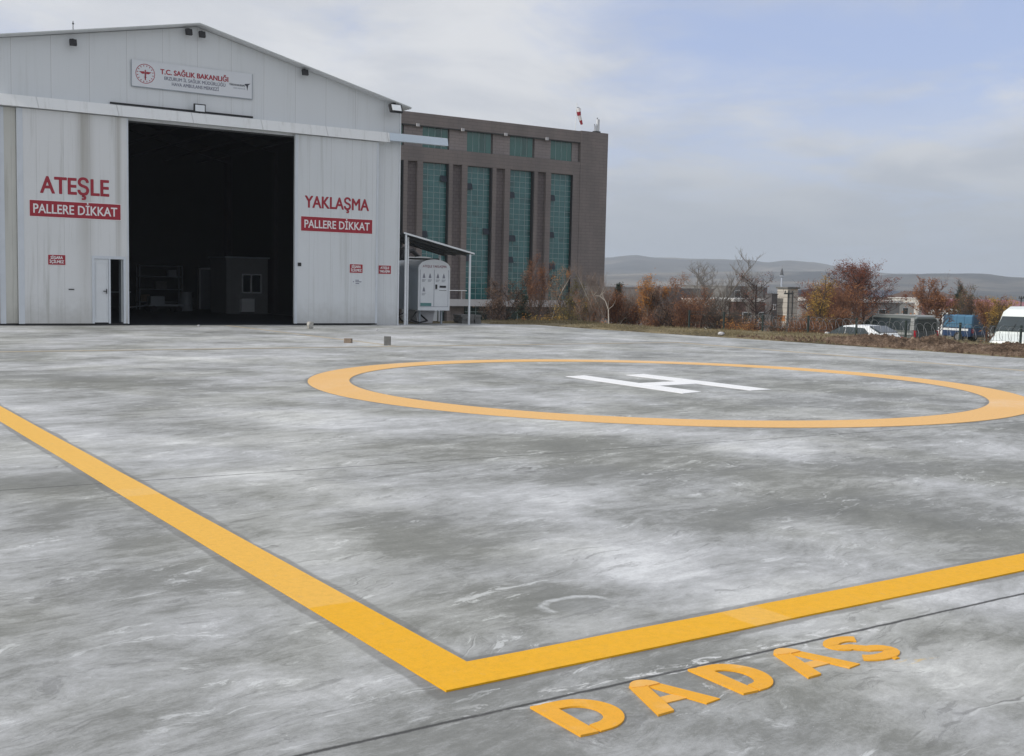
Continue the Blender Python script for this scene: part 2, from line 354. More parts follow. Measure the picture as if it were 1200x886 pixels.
def glass_mat(name, col, pane=(.75, .575), rough=.08, var=.35, bright=(.14, .21, .22)):
    mt = bpy.data.materials.new(name); mt.use_nodes = True; q = NT(mt.node_tree); b = mt.node_tree.nodes['Principled BSDF']
    P = q.node('ShaderNodeNewGeometry').outputs['Position']; x, y, z = q.xyz(P)
    ix = q.m('FLOOR', q.m('DIVIDE', q.add(x, y), pane[0])); iz = q.m('FLOOR', q.m('DIVIDE', z, pane[1]))
    wn = q.node('ShaderNodeTexWhiteNoise', noise_dimensions='2D'); q.put(wn.inputs['Vector'], q.comb(ix, iz, 0.0))
    c = q.mix(q.mul(wn.outputs[0], var), col, bright)
    c = q.mix(q.mul(q.ss(wn.outputs[0], .90, .93), .6), c, tuple(k*.35 for k in col))
    c = q.mix(q.mul(q.noise(P, .35, 3, .5), .35), c, bright)
    q.put(b.inputs['Base Color'], c); b.inputs['Roughness'].default_value = rough; b.inputs['Specular IOR Level'].default_value = .7
    q.put(b.inputs['Normal'], q.bump(q.add(q.mul(wn.outputs[0], .3), q.noise(P, 1.2, 2, .5)), .08, .05))
    return mt

M = {}
M['concrete'] = concrete_mat()
M['yellow'] = paint_mat('yellow road paint', (.78, .405, .012), (.79, .475, .12), .02, .7, (('y', 5.05, 8.3, 2.75, .55), ('y', 8.6, 11.5, 2.75, .75), ('y', 11.5, 26, 2.75, .7), ('y', 8.3, 8.6, 2.75, 1.0), ('x', 3.9, 4.15, 4.3, .5), ('x', 12, 30, 4.3, .5)))
M['ring'] = paint_mat('dusty yellow paint', (.77, .46, .17), (.80, .56, .34), .14, .30)
M['faded'] = paint_mat('worn away yellow paint', (.43, .37, .28), (.40, .40, .38), .16, .8)
M['white_paint'] = paint_mat('white road paint', (.84, .85, .87), (.76, .78, .80), .0)
M['letter'] = paint_mat('thick yellow letter paint', (.78, .37, .010), (.80, .48, .17), .10, 4.5, (), True)
M['gable'] = panel_mat('gable panels', (.66, .69, .715), 1.13, .23, .35)
M['door'] = panel_mat('sliding door panels', (.69, .705, .715), .78, .1, .8, [(8.55, .38, -1, 5.5), (9.55, .15, -1, 5.0)])
M['door2'] = panel_mat('right door panels', (.66, .69, .715), .80, .62, .55)
M['beigedoor'] = panel_mat('stained beige panels', (.56, .56, .52), .60, .1, 1.0)
M['side'] = panel_mat('hangar side panels', (.55, .58, .60), 1.0, .1, .5)
M['trim'] = mat('pale painted trim', (.60, .64, .69), .4, 0, .06, 2)
M['beam'] = panel_mat('track cover sheet', (.80, .82, .83), 2.35, .6, .5)
M['beamblue'] = mat('zinc track cover', (.58, .67, .76), .38, 0, .05, 2)
M['roof'] = mat('roof sheet', (.66, .68, .70), .45, 0, .08, 2)
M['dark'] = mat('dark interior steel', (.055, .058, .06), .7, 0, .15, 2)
M['interior'] = mat('interior shade tone', (.045, .048, .050), .7, 0, .15, 1)  # near-black colour holds the shade of the hangar interior
M['black'] = mat('black rubber and paint', (.018, .018, .02), .6, 0, .1, 5)
M['red'] = mat('red vinyl', (.33, .016, .032), .45, 0, .06, 2)
M['redtext'] = mat('red lettering', (.33, .018, .036), .45, 0, .05, 2)
M['whitetext'] = mat('white lettering', (.78, .76, .77), .5, 0, .03, 2)
M['navytext'] = mat('grey blue lettering', (.16, .17, .23), .5, 0, .03, 2)
M['blacktext'] = mat('black lettering', (.03, .035, .05), .5, 0, .03, 2)
M['signboard'] = mat('sign board', (.66, .69, .73), .4, 0, .03, 2)
M['white'] = mat('white plastic', (.66, .69, .72), .4, 0, .05, 3)
M['lampglass'] = mat('floodlight glass', (.72, .76, .80), .15, 0, .05, 3)
M['cladding'] = brick_mat('taupe stone cladding', (.215, .188, .178), (.200, .176, .168), (.155, .138, .132), 1.15, .345)
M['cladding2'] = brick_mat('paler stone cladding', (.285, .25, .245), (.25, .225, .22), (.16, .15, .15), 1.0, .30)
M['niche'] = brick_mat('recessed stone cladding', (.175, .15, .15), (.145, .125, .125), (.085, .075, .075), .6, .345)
M['teal'] = glass_mat('teal curtain glass', (.018, .105, .108), bright=(.085, .235, .235))
M['tealtop'] = glass_mat('teal top glass', (.030, .12, .105), (.76, 2.2), .1, .3, (.06, .17, .15))
M['mullion'] = mat('aluminium mullion', (.30, .40, .40), .4, .2, .05, 2)
M['opendark'] = mat('open window', (.006, .016, .03), .6, 0, .1, 2)
M['ledge'] = mat('pale concrete ledge', (.50, .50, .52), .7, 0, .1, 1.0)
M['galv'] = mat('white painted steel', (.70, .73, .76), .4, 0, .05, 4)
M['greypaint'] = mat('grey tank paint', (.30, .34, .38), .45, 0, .08, 3)
M['block'] = mat('grey cement block', (.15, .15, .145), .9, 0, .2, 12, .5, 40)
M['brickblock'] = mat('brown block', (.22, .17, .13), .9, 0, .2, 12, .5, 40)
M['stone'] = mat('pale stone', (.42, .41, .38), .9, 0, .2, 9, .5, 30)
M['fencegreen'] = mat('dark green post', (.02, .035, .032), .5, 0, .1, 5)
M['wire'] = mat('galvanised wire', (.30, .31, .32), .4, .6, .1, 5)
M['glass'] = mat('tinted car glass', (.03, .042, .048), .08, 0, .2, 2, spec=.8)
M['tyre'] = mat('tyre rubber', (.02, .02, .02), .8, 0, .1, 5)
M['rim'] = mat('wheel rim', (.35, .36, .37), .35, .6, .05, 5)
M['vanpaint'] = mat('grey green van paint', (.17, .19, .185), .3, .3, .04, 1)
M['vanpale'] = mat('silver van trim', (.45, .47, .47), .35, .3, .04, 1)
M['carwhite'] = mat('white car paint', (.74, .77, .80), .25, 0, .03, 1)
M['vanwhite'] = mat('white van paint', (.72, .77, .76), .3, 0, .04, 1)
M['bluepaint'] = mat('blue pickup paint', (.025, .055, .13), .3, .1, .05, 1)
M['tarp'] = mat('blue tarpaulin', (.055, .155, .26), .55, 0, .12, 2, .3, 4)
M['taillight'] = mat('red tail light', (.45, .015, .03), .2, 0, .03, 1)
M['bark'] = mat('brown bark', (.085, .068, .058), .9, 0, .25, 8)
M['darkbark'] = mat('dark bark', (.045, .032, .03), .9, 0, .25, 8)
M['greybark'] = mat('grey bark', (.20, .185, .17), .9, 0, .25, 8)
M['redbark'] = mat('red brown twigs', (.13, .065, .045), .9, 0, .25, 8)
M['birchbark'] = mat('birch bark', (.48, .44, .39), .8, 0, .2, 9)
M['twig'] = mat('brown birch twigs', (.26, .21, .18), .9, 0, .25, 8)
M['lf_orange'] = leaf_mat('orange leaves', (.26, .10, .025), (.52, .26, .07))
M['lf_rust'] = leaf_mat('rust leaves', (.13, .055, .03), (.36, .17, .075))
M['lf_red'] = leaf_mat('dark red leaves', (.08, .028, .02), (.25, .085, .045))
M['lf_yellow'] = leaf_mat('yellow leaves', (.26, .16, .035), (.46, .30, .07))
M['lf_olive'] = leaf_mat('olive leaves', (.055, .055, .022), (.17, .14, .045))
M['lf_dark'] = leaf_mat('dark needles', (.012, .024, .018), (.035, .055, .035))
M['lf_brown'] = leaf_mat('withered leaves', (.06, .042, .032), (.20, .125, .085))
M['grass'] = leaf_mat('dry grass blades', (.07, .06, .035), (.34, .28, .16))

def ground_mat():
    mt = bpy.data.materials.new('dry grass ground'); mt.use_nodes = True; q = NT(mt.node_tree); b = mt.node_tree.nodes['Principled BSDF']
    P = q.coord()
    a = q.noise(P, .25, 7, .6, .4); c2 = q.noise(P, 6, 6, .65); far = q.noise(P, .01, 6, .6)
    col = q.ramp(q.add(q.mul(a, .6), q.mul(c2, .4)), [(.36, (.05, .042, .028)), (.47, (.12, .10, .06)), (.56, (.27, .225, .14)), (.68, (.15, .11, .075))])
    col = q.mix(q.mul(q.ss(far, .45, .6), .4), col, (.17, .13, .10))
    gx_, gy_, _g = q.xyz(P); rr = q.m('SQRT', q.add(q.mul(gx_, gx_), q.mul(gy_, gy_)))
    col = q.mix(q.mul(q.ss(rr, 110, 400), .85), col, (.24, .215, .18))  # paler with distance, haze put into the ground colour
    q.put(b.inputs['Base Color'], col); b.inputs['Roughness'].default_value = .95; b.inputs['Specular IOR Level'].default_value = .1
    q.put(b.inputs['Normal'], q.bump(q.add(c2, q.noise(P, 25, 4, .6)), .8, .06)); return mt
def soil_mat():
    mt = bpy.data.materials.new('dug soil'); mt.use_nodes = True; q = NT(mt.node_tree); b = mt.node_tree.nodes['Principled BSDF']
    P = q.coord(); a = q.noise(P, 2.2, 8, .65, .3); c2 = q.noise(P, 17, 6, .7)
    col = q.ramp(q.add(q.mul(a, .5), q.mul(c2, .5)), [(.38, (.045, .032, .024)), (.49, (.13, .09, .065)), (.57, (.22, .16, .12)), (.68, (.40, .33, .26))])
    q.put(b.inputs['Base Color'], col); b.inputs['Roughness'].default_value = .95; b.inputs['Specular IOR Level'].default_value = .1
    q.put(b.inputs['Normal'], q.bump(q.add(a, c2), 1.0, .06)); return mt
def hill_mat():
    mt = bpy.data.materials.new('bare hills'); mt.use_nodes = True; q = NT(mt.node_tree); b = mt.node_tree.nodes['Principled BSDF']
    P = q.coord(); a = q.noise(q.map(P, (1, 1, 3)), .0032, 8, .6, .6); c2 = q.noise(P, .02, 6, .6)
    col = q.ramp(q.add(q.mul(a, .75), q.mul(c2, .25)), [(.38, (.022, .024, .028)), (.48, (.062, .060, .058)), (.56, (.13, .115, .10)), (.66, (.24, .21, .175))])
    q.put(b.inputs['Base Color'], col); b.inputs['Roughness'].default_value = 1; b.inputs['Specular IOR Level'].default_value = 0
    return mt
M['ground'] = ground_mat(); M['soil'] = soil_mat(); M['hill'] = hill_mat()

# ------------------------------------------------------------------ terrain
APRON = [(-45,-45),(26.7,-45),(26.7,16),(26.75,20),(26.35,26),(25.9,30),(25.55,34),(25.6,37.1),(24.0,37.75),(24.0,40.6),(19.7,40.6),(19.7,58),(-45,58)]
def sst(x, a, b):
    t = max(0, min(1, (x-a)/(b-a))); return t*t*(3-2*t)
def gz(x, y):
    """ground height outside the slab"""
    e = max(0.0, max(x-26.3, min(y-38.0, x-24.0+4) if x > 18 else -1))
    edge = max(x-26.3, (y-38 if x > 19.7 else -9))
    nz = noise.fractal(Vector((x*.35, y*.35, 0)), .7, 2, 4)
    plate = -.005 + .035*sst(edge, .1, 1.5) + .03*nz*sst(edge, 0, 1.5)
    xd = 33.0 - 3.6*sst(y, 27, 35)
    s1 = max(sst(x, xd, xd+4.2), sst(y, 40.4, 44.5) if x > 19 else 0)
    low = -1.5 - 1.3*sst(y-x*.35, 40, 80) - .55*sst(x, 52, 82) + .10*nz
    r = math.hypot(x, y)
    if r > 200: low += (r-200)*(-.004)
    return plate*(1-s1) + low*s1 - (.25 if edge < -.12 else 0)
def axis(fine0, fine1, step, lo, hi):
    a = [fine0+i*step for i in range(int((fine1-fine0)/step)+1)]
    d = step; x = a[-1]
    while x < hi: d *= 1.22; x += d; a.append(x)
    d = step; x = a[0]
    while x > lo: d *= 1.22; x -= d; a.insert(0, x)
    return a
xs = axis(18, 48, .45, -9000, 9000); ys = axis(10, 56, .45, -9000, 9000)
t = MB(); t.v = [(x, y, max(gz(x, y), -12)) for y in ys for x in xs]; nx = len(xs)
t.f = [(j*nx+i, j*nx+i+1, (j+1)*nx+i+1, (j+1)*nx+i) for j in range(len(ys)-1) for i in range(nx-1)]
# leave the ground out where the slab and the hangar cover it
t.f = [f for f in t.f if not (max(t.v[k][0] for k in f) < 25.2 and max(t.v[k][1] for k in f) < 36 and min(t.v[k][0] for k in f) > -44 and min(t.v[k][1] for k in f) > -44)]
t.mi = [0]*len(t.f)
tag(t.build('ground', M['ground'], smooth=True), kind='structure')

s = MB(); k = len(APRON)
s.addf([(x, y, 0) for x, y in APRON]+[(x, y, -.3) for x, y in APRON], [tuple(range(k))]+[(i, k+i, k+(i+1) % k, (i+1) % k) for i in range(k)])
tag(fixn(s.build('apron', M['concrete'])), kind='structure')

# hills
crest = [(-.9,.020),(.2,.022),(.45,.0235),(.6125,.0232),(.6422,.0230),(.6644,.0236),(.69,.0265),(.7086,.0250),(.745,.0247),(.788,.0243),(.8025,.0231),(.8166,.0245),(.8377,.0226),(.8724,.0188),(.9065,.0150),(.9397,.0140),(.972,.0142),(1.0037,.0122),(1.1,.014),(1.3,.017),(1.8,.02),(2.4,.015)]
def lerpt(tab, a):
    for (a0, s0), (a1, s1) in zip(tab, tab[1:]):
        if a <= a1: q_ = (a-a0)/(a1-a0); q_ = max(0, q_); return s0+(s1-s0)*q_*q_*(3-2*q_)
    return tab[-1][1]
near = [(-.9,.006),(.5,.007),(.66,.010),(.74,.013),(.80,.0155),(.85,.015),(.88,.0125),(.905,.0145),(.94,.0155),(.972,.0162),(1.0,.0135),(1.03,.0118),(1.2,.012),(2.4,.01)]
def hz(a, r):
    z = -6.0
    for tab, rc, wd, sd in ((crest, 4300, 1500, 1), (near, 3000, 1000, 5)):
        d = (r-rc)/wd
        if abs(d) < 1:
            hc = (lerpt(tab, a)+.0011*noise.fractal(Vector((a*22, sd, 0)), .9, 2, 4))*rc + 1.6
            x_, y_ = math.sin(a)*r, math.cos(a)*r
            fr = noise.fractal(Vector((x_*.0022, y_*.0022, sd)), .8, 2.1, 5)
            b_ = (1-d*d)**2
            z = max(z, -6 + (hc+6)*b_*(1 + .16*fr*(1-b_)*2.2) + .010*hc*fr)
    return z
g = MB(); AN, RN = 620, 46
for j in range(RN+1):
    r = 1900 + 4100*j/RN
    for i in range(AN+1):
        a = -.9 + 3.3*i/AN; g.v.append((math.sin(a)*r, math.cos(a)*r, hz(a, r)))
g.f = [(j*(AN+1)+i, (j+1)*(AN+1)+i, (j+1)*(AN+1)+i+1, j*(AN+1)+i+1) for j in range(RN) for i in range(AN)]; g.mi = [0]*len(g.f)
tag(fixn(g.build('hills', M['hill'], smooth=True)), kind='structure')

# ------------------------------------------------------------------ painted markings
def rot2(x, y, a=LA): return (x*math.cos(a)-y*math.sin(a), x*math.sin(a)+y*math.cos(a))
def rect(mb, x0, x1, y0, y1, z=.004, th=.0035, jig=0, step=.5):
    """paint bar with slightly uneven edges; long side subdivided"""
    A, B = [], []
    if x1-x0 > y1-y0:
        n_ = max(2, int((x1-x0)/step))
        for i in range(n_+1):
            x = x0+(x1-x0)*i/n_
            A.append(rot2(x, y1+random.uniform(-jig, jig))); B.append(rot2(x, y0+random.uniform(-jig, jig)))
    else:
        n_ = max(2, int((y1-y0)/step))
        for i in range(n_+1):
            y = y0+(y1-y0)*i/n_
            A.append(rot2(x0+random.uniform(-jig, jig), y)); B.append(rot2(x1+random.uniform(-jig, jig), y))
    mb.strip(A, B, z-th, z)
p_ = MB(); rect(p_, sqx0, sqx0+.252, sqy0+.018, sqy1, .006, .0055, .003, .8); rect(p_, sqx0+.0, 9.0, sqy0-.012, sqy0+.238, .0085, .008, .004); rect(p_, 8.98, sqx1, sqy0-.01, sqy0+.234, .006, .0055, .004)
tag(fixn(p_.build('boundary_marking', M['yellow'])), kind='structure')
p_ = MB(); rect(p_, sqx0+.3, sqx1, sqy1-.2, sqy1, .005, .0045, .01); rect(p_, sqx1-.24, sqx1, sqy0+.3, sqy1-.25, .005, .0045, .01)
rect(p_, 13.2, 13.36, 25.1, 36.9, .005, .0045, .01)
tag(fixn(p_.build('faded_guide_marking', M['faded'])), kind='structure')
p_ = MB(); NS = 180
for i in range(NS):
    a0, a1 = 2*math.pi*i/NS, 2*math.pi*(i+1)/NS
    p_.addf([(CX+math.cos(a)*r, CY+math.sin(a)*r, z) for a, r, z in ((a0,RI,.006),(a0,RO,.006),(a1,RO,.006),(a1,RI,.006),(a0,RI,0.0005),(a0,RO,.0005),(a1,RO,.0005),(a1,RI,.0005))], [(0,1,2,3),(1,5,6,2),(4,0,3,7)])
tag(fixn(p_.build('landing_circle_marking', M['ring'])), kind='structure')
p_ = MB(); 
p_.strip([(11.62,12.87),(11.76,16.06)], [(12.10,12.98),(12.22,16.13)], .0005, .006)
p_.strip([(13.04,12.86),(13.03,15.95)], [(13.50,12.86),(13.50,16.03)], .0005, .006)
p_.strip([(12.0,14.0),(12.0,14.5)], [(13.2,14.1),(13.2,14.58)], .0005, .008)
tag(fixn(p_.build('landing_letter_marking', M['white_paint'])), kind='structure')

# thick stuck-on ground letters
Z1 = .0095
def arc(cx, cy, rx, ry, a0, a1, n_=14): return [(cx+rx*math.cos(R(a0+(a1-a0)*i/n_)), cy+ry*math.sin(R(a0+(a1-a0)*i/n_))) for i in range(n_+1)]
def glyph_D(x, y, w_, h_, sk=0):
    g = MB(); st = .078
    g.strip([(x, y), (x, y+h_)], [(x+st, y-.004), (x+st+.004, y+h_*.97)], .0005, Z1)
    ro = w_-.05
    outer = [(x+.055, y+h_+.003)]+arc(x+w_*.42, y+h_/2, w_*.58, h_/2, 90, -90, 18)+[(x+.09, y-.002)]
    inner = [(x+.055, y+h_-.068)]+arc(x+w_*.40, y+h_/2, w_*.60-.082, h_/2-.070, 90, -90, 18)+[(x+.09, y+.066)]
    g.strip(inner, outer, .0005, Z1-.002); return g
def glyph_A(x, y, w_, h_):
    g = MB(); c = x+w_*.47; st = .082
    g.strip([(x, y), (c-.055, y+h_*.90)], [(x+st, y+.004), (c+.012, y+h_*.80)], .0005, Z1)
    g.strip([(c+.012, y+h_*.83), (x+w_-st, y)], [(c+.07, y+h_*.88), (x+w_, y+.012)], .0005, Z1-.003)
    g.strip([(x+.075, y+.085), (x+.10, y+.145)], [(x+w_-.10, y+.085), (x+w_-.13, y+.145)], .0005, Z1-.0045)
    top = arc(c+.006, y+h_*.80, .066, h_*.20, 172, -6, 10)
    g.strip(arc(c+.006, y+h_*.78, .008, .006, 172, -6, 10), top, .0005, Z1+.002); return g
def glyph_S(x, y, w_, h_):
    g = MB(); st = .034
    cl = arc(x+w_*.5, y+h_*.74, w_*.42-.02, h_*.26-st, 25, 255, 14)+arc(x+w_*.5, y+h_*.27, w_*.46-.02, h_*.27-st, 75, -160, 14)
    A, B = [], []
    for i, pnt in enumerate(cl):
        a = Vector(cl[max(i-1, 0)]); b_ = Vector(cl[min(i+1, len(cl)-1)]); tn = (b_-a).normalized(); nn = Vector((-tn.y, tn.x))
        A.append(tuple(Vector(pnt)+nn*st)); B.append(tuple(Vector(pnt)-nn*st))
    g.strip(A, B, .0005, Z1-.002)
    g.box(x+w_*.55, x+w_*.66, y-.016, y+.02, .0005, Z1-.003); return g
for nm, gl, lab in (('ground_letter', glyph_D(2.395, 3.125, .285, .318), 'thick yellow letter D on the concrete, leftmost of the five raised letters'),
    ('ground_letter', glyph_A(2.765, 3.135, .325, .325), 'thick yellow letter A between the two yellow D letters on the concrete'),
    ('ground_letter', glyph_D(3.205, 3.135, .26, .325), 'thick yellow letter D between the two yellow A letters on the concrete'),
    ('ground_letter', glyph_A(3.575, 3.135, .335, .325), 'thick yellow letter A beside the yellow letter S on the concrete'),
    ('ground_letter', glyph_S(3.955, 3.130, .265, .325), 'thick yellow letter S on the concrete with a lump of spilt paint below')):
    tag(fixn(gl.build(nm, M['letter'])), lab, 'letter', 'raised yellow letters spelling a word on the apron')

# ------------------------------------------------------------------ text
_H = None
def text(s_, x0, x1, zb, cap, yp, mt, parent, name='lettering', off=.0, th=.006, fit=True):
    """upright lettering facing -Y; baseline zb, capital height cap"""
    global _H
    def mk(body, ofs=0.0):
        cu_ = bpy.data.curves.new('t', 'FONT'); cu_.body = body; cu_.size = 1; cu_.offset = ofs; cu_.resolution_u = 3
        ob = bpy.data.objects.new('t', cu_); scene.collection.objects.link(ob); bpy.context.view_layer.update()
        me_ = bpy.data.meshes.new_from_object(ob.evaluated_get(bpy.context.evaluated_depsgraph_get()))
        bpy.data.objects.remove(ob); bpy.data.curves.remove(cu_); return me_
    if _H is None:
        q_ = mk('H'); _H = max(v.co.y for v in q_.vertices); bpy.data.meshes.remove(q_)
    me_ = mk(s_, 0.0); xa = min(v.co.x for v in me_.vertices); xb = max(v.co.x for v in me_.vertices)
    sx = (x1-x0)/(xb-xa); sz = cap/_H; o_ = parent_loc(parent)
    g = MB(); bo = off*cap*1.9; k9 = 0
    for ox, oz in ([(0, 0)] if bo == 0 else [(0, 0), (-1, 0), (1, 0), (0, -.7), (0, .7), (-.7, -.6), (.7, .6), (-.7, .6), (.7, -.6)]):
        vs = [(x0+bo+(v.co.x-xa)*sx*(1-2*bo/(x1-x0))+ox*bo, yp-.0003*k9, zb+bo*.5+v.co.y*(sz-bo)+oz*bo) for v in me_.vertices]; k9 += 1
        g.addf(vs, [tuple(p.vertices) for p in me_.polygons])
    bpy.data.meshes.remove(me_)
    return g.build(name, mt, parent)

# ------------------------------------------------------------------ hangar
HX, HY = 9.89, 37.08
def U(u): return HX+u
hang = thing('hangar', 'grey panelled helicopter hangar with a gable front and tall open doorway', 'hangar', (U(2.2), HY, 0))
uL, uP, uR = -5.25, 2.22, 9.68; zL, zP, zR = 8.22, 9.66, 7.86; DEP = 18.6
ZB = 6.87
yg = HY+.16                                     # gable face
g = MB()
g.prism([(U(uL), ZB-.4), (U(uR), ZB-.4), (U(uR), zR), (U(uP), zP), (U(uL), zL)], 'y', yg, yg+.12)
g.build('gable_wall', M['gable'], hang)
g = MB(); g.box(U(8.6), U(uR), yg, yg+.12, .0, ZB-.4); g.build('front_wall', M['door2'], hang)
g = MB(); g.box(U(uR)-.1, U(uR), yg+.12, HY+DEP, 0, zR); g.build('side_wall', M['side'], hang)
g = MB(); g.box(U(uL), U(uL)+.1, yg+.12, HY+DEP, 0, zL); g.build('side_wall', M['side'], hang)
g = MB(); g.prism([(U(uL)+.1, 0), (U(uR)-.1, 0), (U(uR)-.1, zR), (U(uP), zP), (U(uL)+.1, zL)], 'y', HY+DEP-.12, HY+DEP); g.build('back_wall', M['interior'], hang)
g = MB()
for a, b_ in (((uL-.3, zL-.045), (uP, zP+.02)), ((uP, zP+.02), (uR+.28, zR-.07))):
    g.prism([(U(a[0]), a[1]), (U(b_[0]), b_[1]), (U(b_[0]), b_[1]+.045), (U(a[0]), a[1]+.045)], 'y', HY-.16, HY+DEP+.2)
g.build('roof', M['roof'], hang)
g = MB()                                       # thin dark fascia line and eave trim
for a, b_ in (((uL-.3, zL-.045), (uP, zP+.02)), ((uP, zP+.02), (uR+.28, zR-.07))):
    g.prism([(U(a[0]), a[1]+.02), (U(b_[0]), b_[1]+.02), (U(b_[0]), b_[1]+.055), (U(a[0]), a[1]+.055)], 'y', HY-.185, HY-.163)
g.build('verge_trim', mat('verge trim', (.55, .58, .58), .5), hang)
g = MB(); g.box(U(uR)-.02, U(uR)+.03, yg-.03, yg+.1, 0, zR-.1); g.build('corner_trim', M['galv'], hang)
g = MB(); g.box(U(uR)-.13, U(uR)-.103, yg+.122, HY+DEP-.123, 0.01, zR-.1); g.build('side_shade_sheet', M['interior'], hang)  # dark sheets added over the bright side walls to deepen the interior shade
g = MB(); g.box(U(uL)+.103, U(uL)+.13, yg+.122, HY+DEP-.123, 0.01, zL-.1); g.build('side_shade_sheet', M['interior'], hang)
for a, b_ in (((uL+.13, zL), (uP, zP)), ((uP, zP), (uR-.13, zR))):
    g = MB(); g.prism([(U(a[0]), a[1]-.10), (U(b_[0]), b_[1]-.10), (U(b_[0]), b_[1]-.075), (U(a[0]), a[1]-.075)], 'y', yg+.125, HY+DEP-.125); g.build('roof_shade_sheet', M['interior'], hang)  # dark sheet added below the bright roof underside, shade put into its colour
g = MB(); g.box(U(uL)+.14, U(uR)-.14, HY+.35, HY+DEP-.13, .001, .006); g.build('dark_floor_sheet', mat('dark hangar floor', (.030, .033, .042), .55, 0, .25, .8, spec=.3), hang)  # dark sheet added over the slab to keep the interior near black
# inside frame
for yy in (42.5, 48.5, 54.5):
    g = MB()
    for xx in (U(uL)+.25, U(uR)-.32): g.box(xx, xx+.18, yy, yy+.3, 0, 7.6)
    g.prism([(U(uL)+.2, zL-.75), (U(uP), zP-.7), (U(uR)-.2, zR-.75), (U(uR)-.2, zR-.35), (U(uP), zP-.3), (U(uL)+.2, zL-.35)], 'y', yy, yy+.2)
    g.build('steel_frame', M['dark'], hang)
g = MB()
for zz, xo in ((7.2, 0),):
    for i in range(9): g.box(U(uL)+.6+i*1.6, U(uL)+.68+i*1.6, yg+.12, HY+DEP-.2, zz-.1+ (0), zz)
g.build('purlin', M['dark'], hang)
# track cover box over the doors
g = MB(); g.prism([(HY-.20, 6.535), (yg-.002, 6.535), (yg-.002, 6.90), (HY-.14, 6.87)], 'x', U(uL)-.4, U(9.1)); g.build('door_track_cover', M['beam'], hang)
g = MB(); g.prism([(HY-.20, 6.60), (HY+.02, 6.60), (HY+.02, 6.90), (HY-.14, 6.87)], 'x', U(9.105), U(11.50)); g.build('door_track_extension', M['beamblue'], hang)
g = MB(); g.box(U(uL), U(9.6), HY+.17, HY+.27, 6.42, 6.55); g.build('door_track', M['dark'], hang)
# sliding doors
def slab(name, u0, u1, y0, z1, mt, hole=None, trims=(), lab=None):
    g = MB(); y1 = y0+.10
    if hole:
        h0, h1, hz_ = hole
        g.box(U(u0), U(h0), y0, y1, .07, z1); g.box(U(h1), U(u1), y0, y1, .07, z1); g.box(U(h0), U(h1), y0, y1, hz_, z1)
    else: g.box(U(u0), U(u1), y0, y1, .07, z1)
    d = g.build(name, mt, hang)
    if lab: d['label'] = lab
    g = MB()
    for t0, t1 in trims: g.box(U(t0), U(t1), y0-.012, y0-.001, .06, z1-.002)
    if trims: g.build('edge_trim', M['trim'], d)
    g = MB(); g.box(U(u0), U(u1), y0+.012, y1-.012, .02, .068); g.build('bottom_seal', M['black'], d)
    return d
dl = slab('sliding_door', -3.30, -.03, HY-.05, 6.515, M['door'], (-1.16, -.13, 2.18), ((-3.30, -3.13), (-.075, -.03)), 'left sliding door with a small walk-through door')
d2 = slab('sliding_door', -3.86, -3.306, HY+.06, 6.515, M['beigedoor'], None, ((-3.80, -3.64),), 'narrow stained strip of door behind the left sliding door')
d3 = slab('sliding_door', -5.3, -3.866, HY-.02, 6.515, M['beigedoor'])
dr = slab('sliding_door', 5.56, 8.74, HY-.05, 6.515, M['door2'], None, ((5.56, 5.66), (8.66, 8.74)), 'right sliding door with red notices')
# walk-through door
g = MB(); y0 = HY-.075
g.box(U(-1.16), U(-1.09), y0, y0+.14, .07, 2.18); g.box(U(-.20), U(-.13), y0, y0+.14, .07, 2.18); g.box(U(-1.09), U(-.20), y0, y0+.14, 2.09, 2.18); g.box(U(-.655), U(-.60), y0+.01, y0+.12, .07, 2.09)
g.build('door_frame', M['trim'], dl)
g = MB(); g.box(U(-1.085), U(-.66), HY-.04, HY+.0, .10, 2.085)
for a in ((-1.05, -1.03, .25, 1.95), (-.71, -.69, .25, 1.95)): g.box(U(a[0]), U(a[1]), HY-.052, HY-.042, a[2], a[3])
g.box(U(-1.05), U(-.69), HY-.052, HY-.042, 1.955, 1.985); g.box(U(-1.05), U(-.69), HY-.052, HY-.042, .215, .245)
g.build('walk_door', M['white'], dl)
g = MB(); g.box(U(-.735), U(-.715), HY-.10, HY-.054, 1.01, 1.15); g.box(U(-.83), U(-.72), HY-.11, HY-.09, 1.07, 1.095); g.build('door_handle', M['black'], dl)
g = MB(); g.box(U(-.20), U(-.16), HY+.08, HY+.50, .1, 2.08); g.build('open_leaf', M['greypaint'], dl)
g = MB(); g.box(U(-1.86), U(-1.70), HY-.075, HY-.052, 1.11, 1.14); g.build('pull_handle', M['black'], dl)
g = MB(); g.box(U(5.68), U(5.80), HY-.075, HY-.052, 2.04, 2.16); g.build('lock_box', M['black'], dr)
text('ATEŞLE', U(-2.66), U(-.62), 4.03, .50, HY-.0535, M['redtext'], dl, off=.019)
text('YAKLAŞMA', U(5.92), U(8.37), 4.06, .40, HY-.0535, M['redtext'], dr, off=.020)
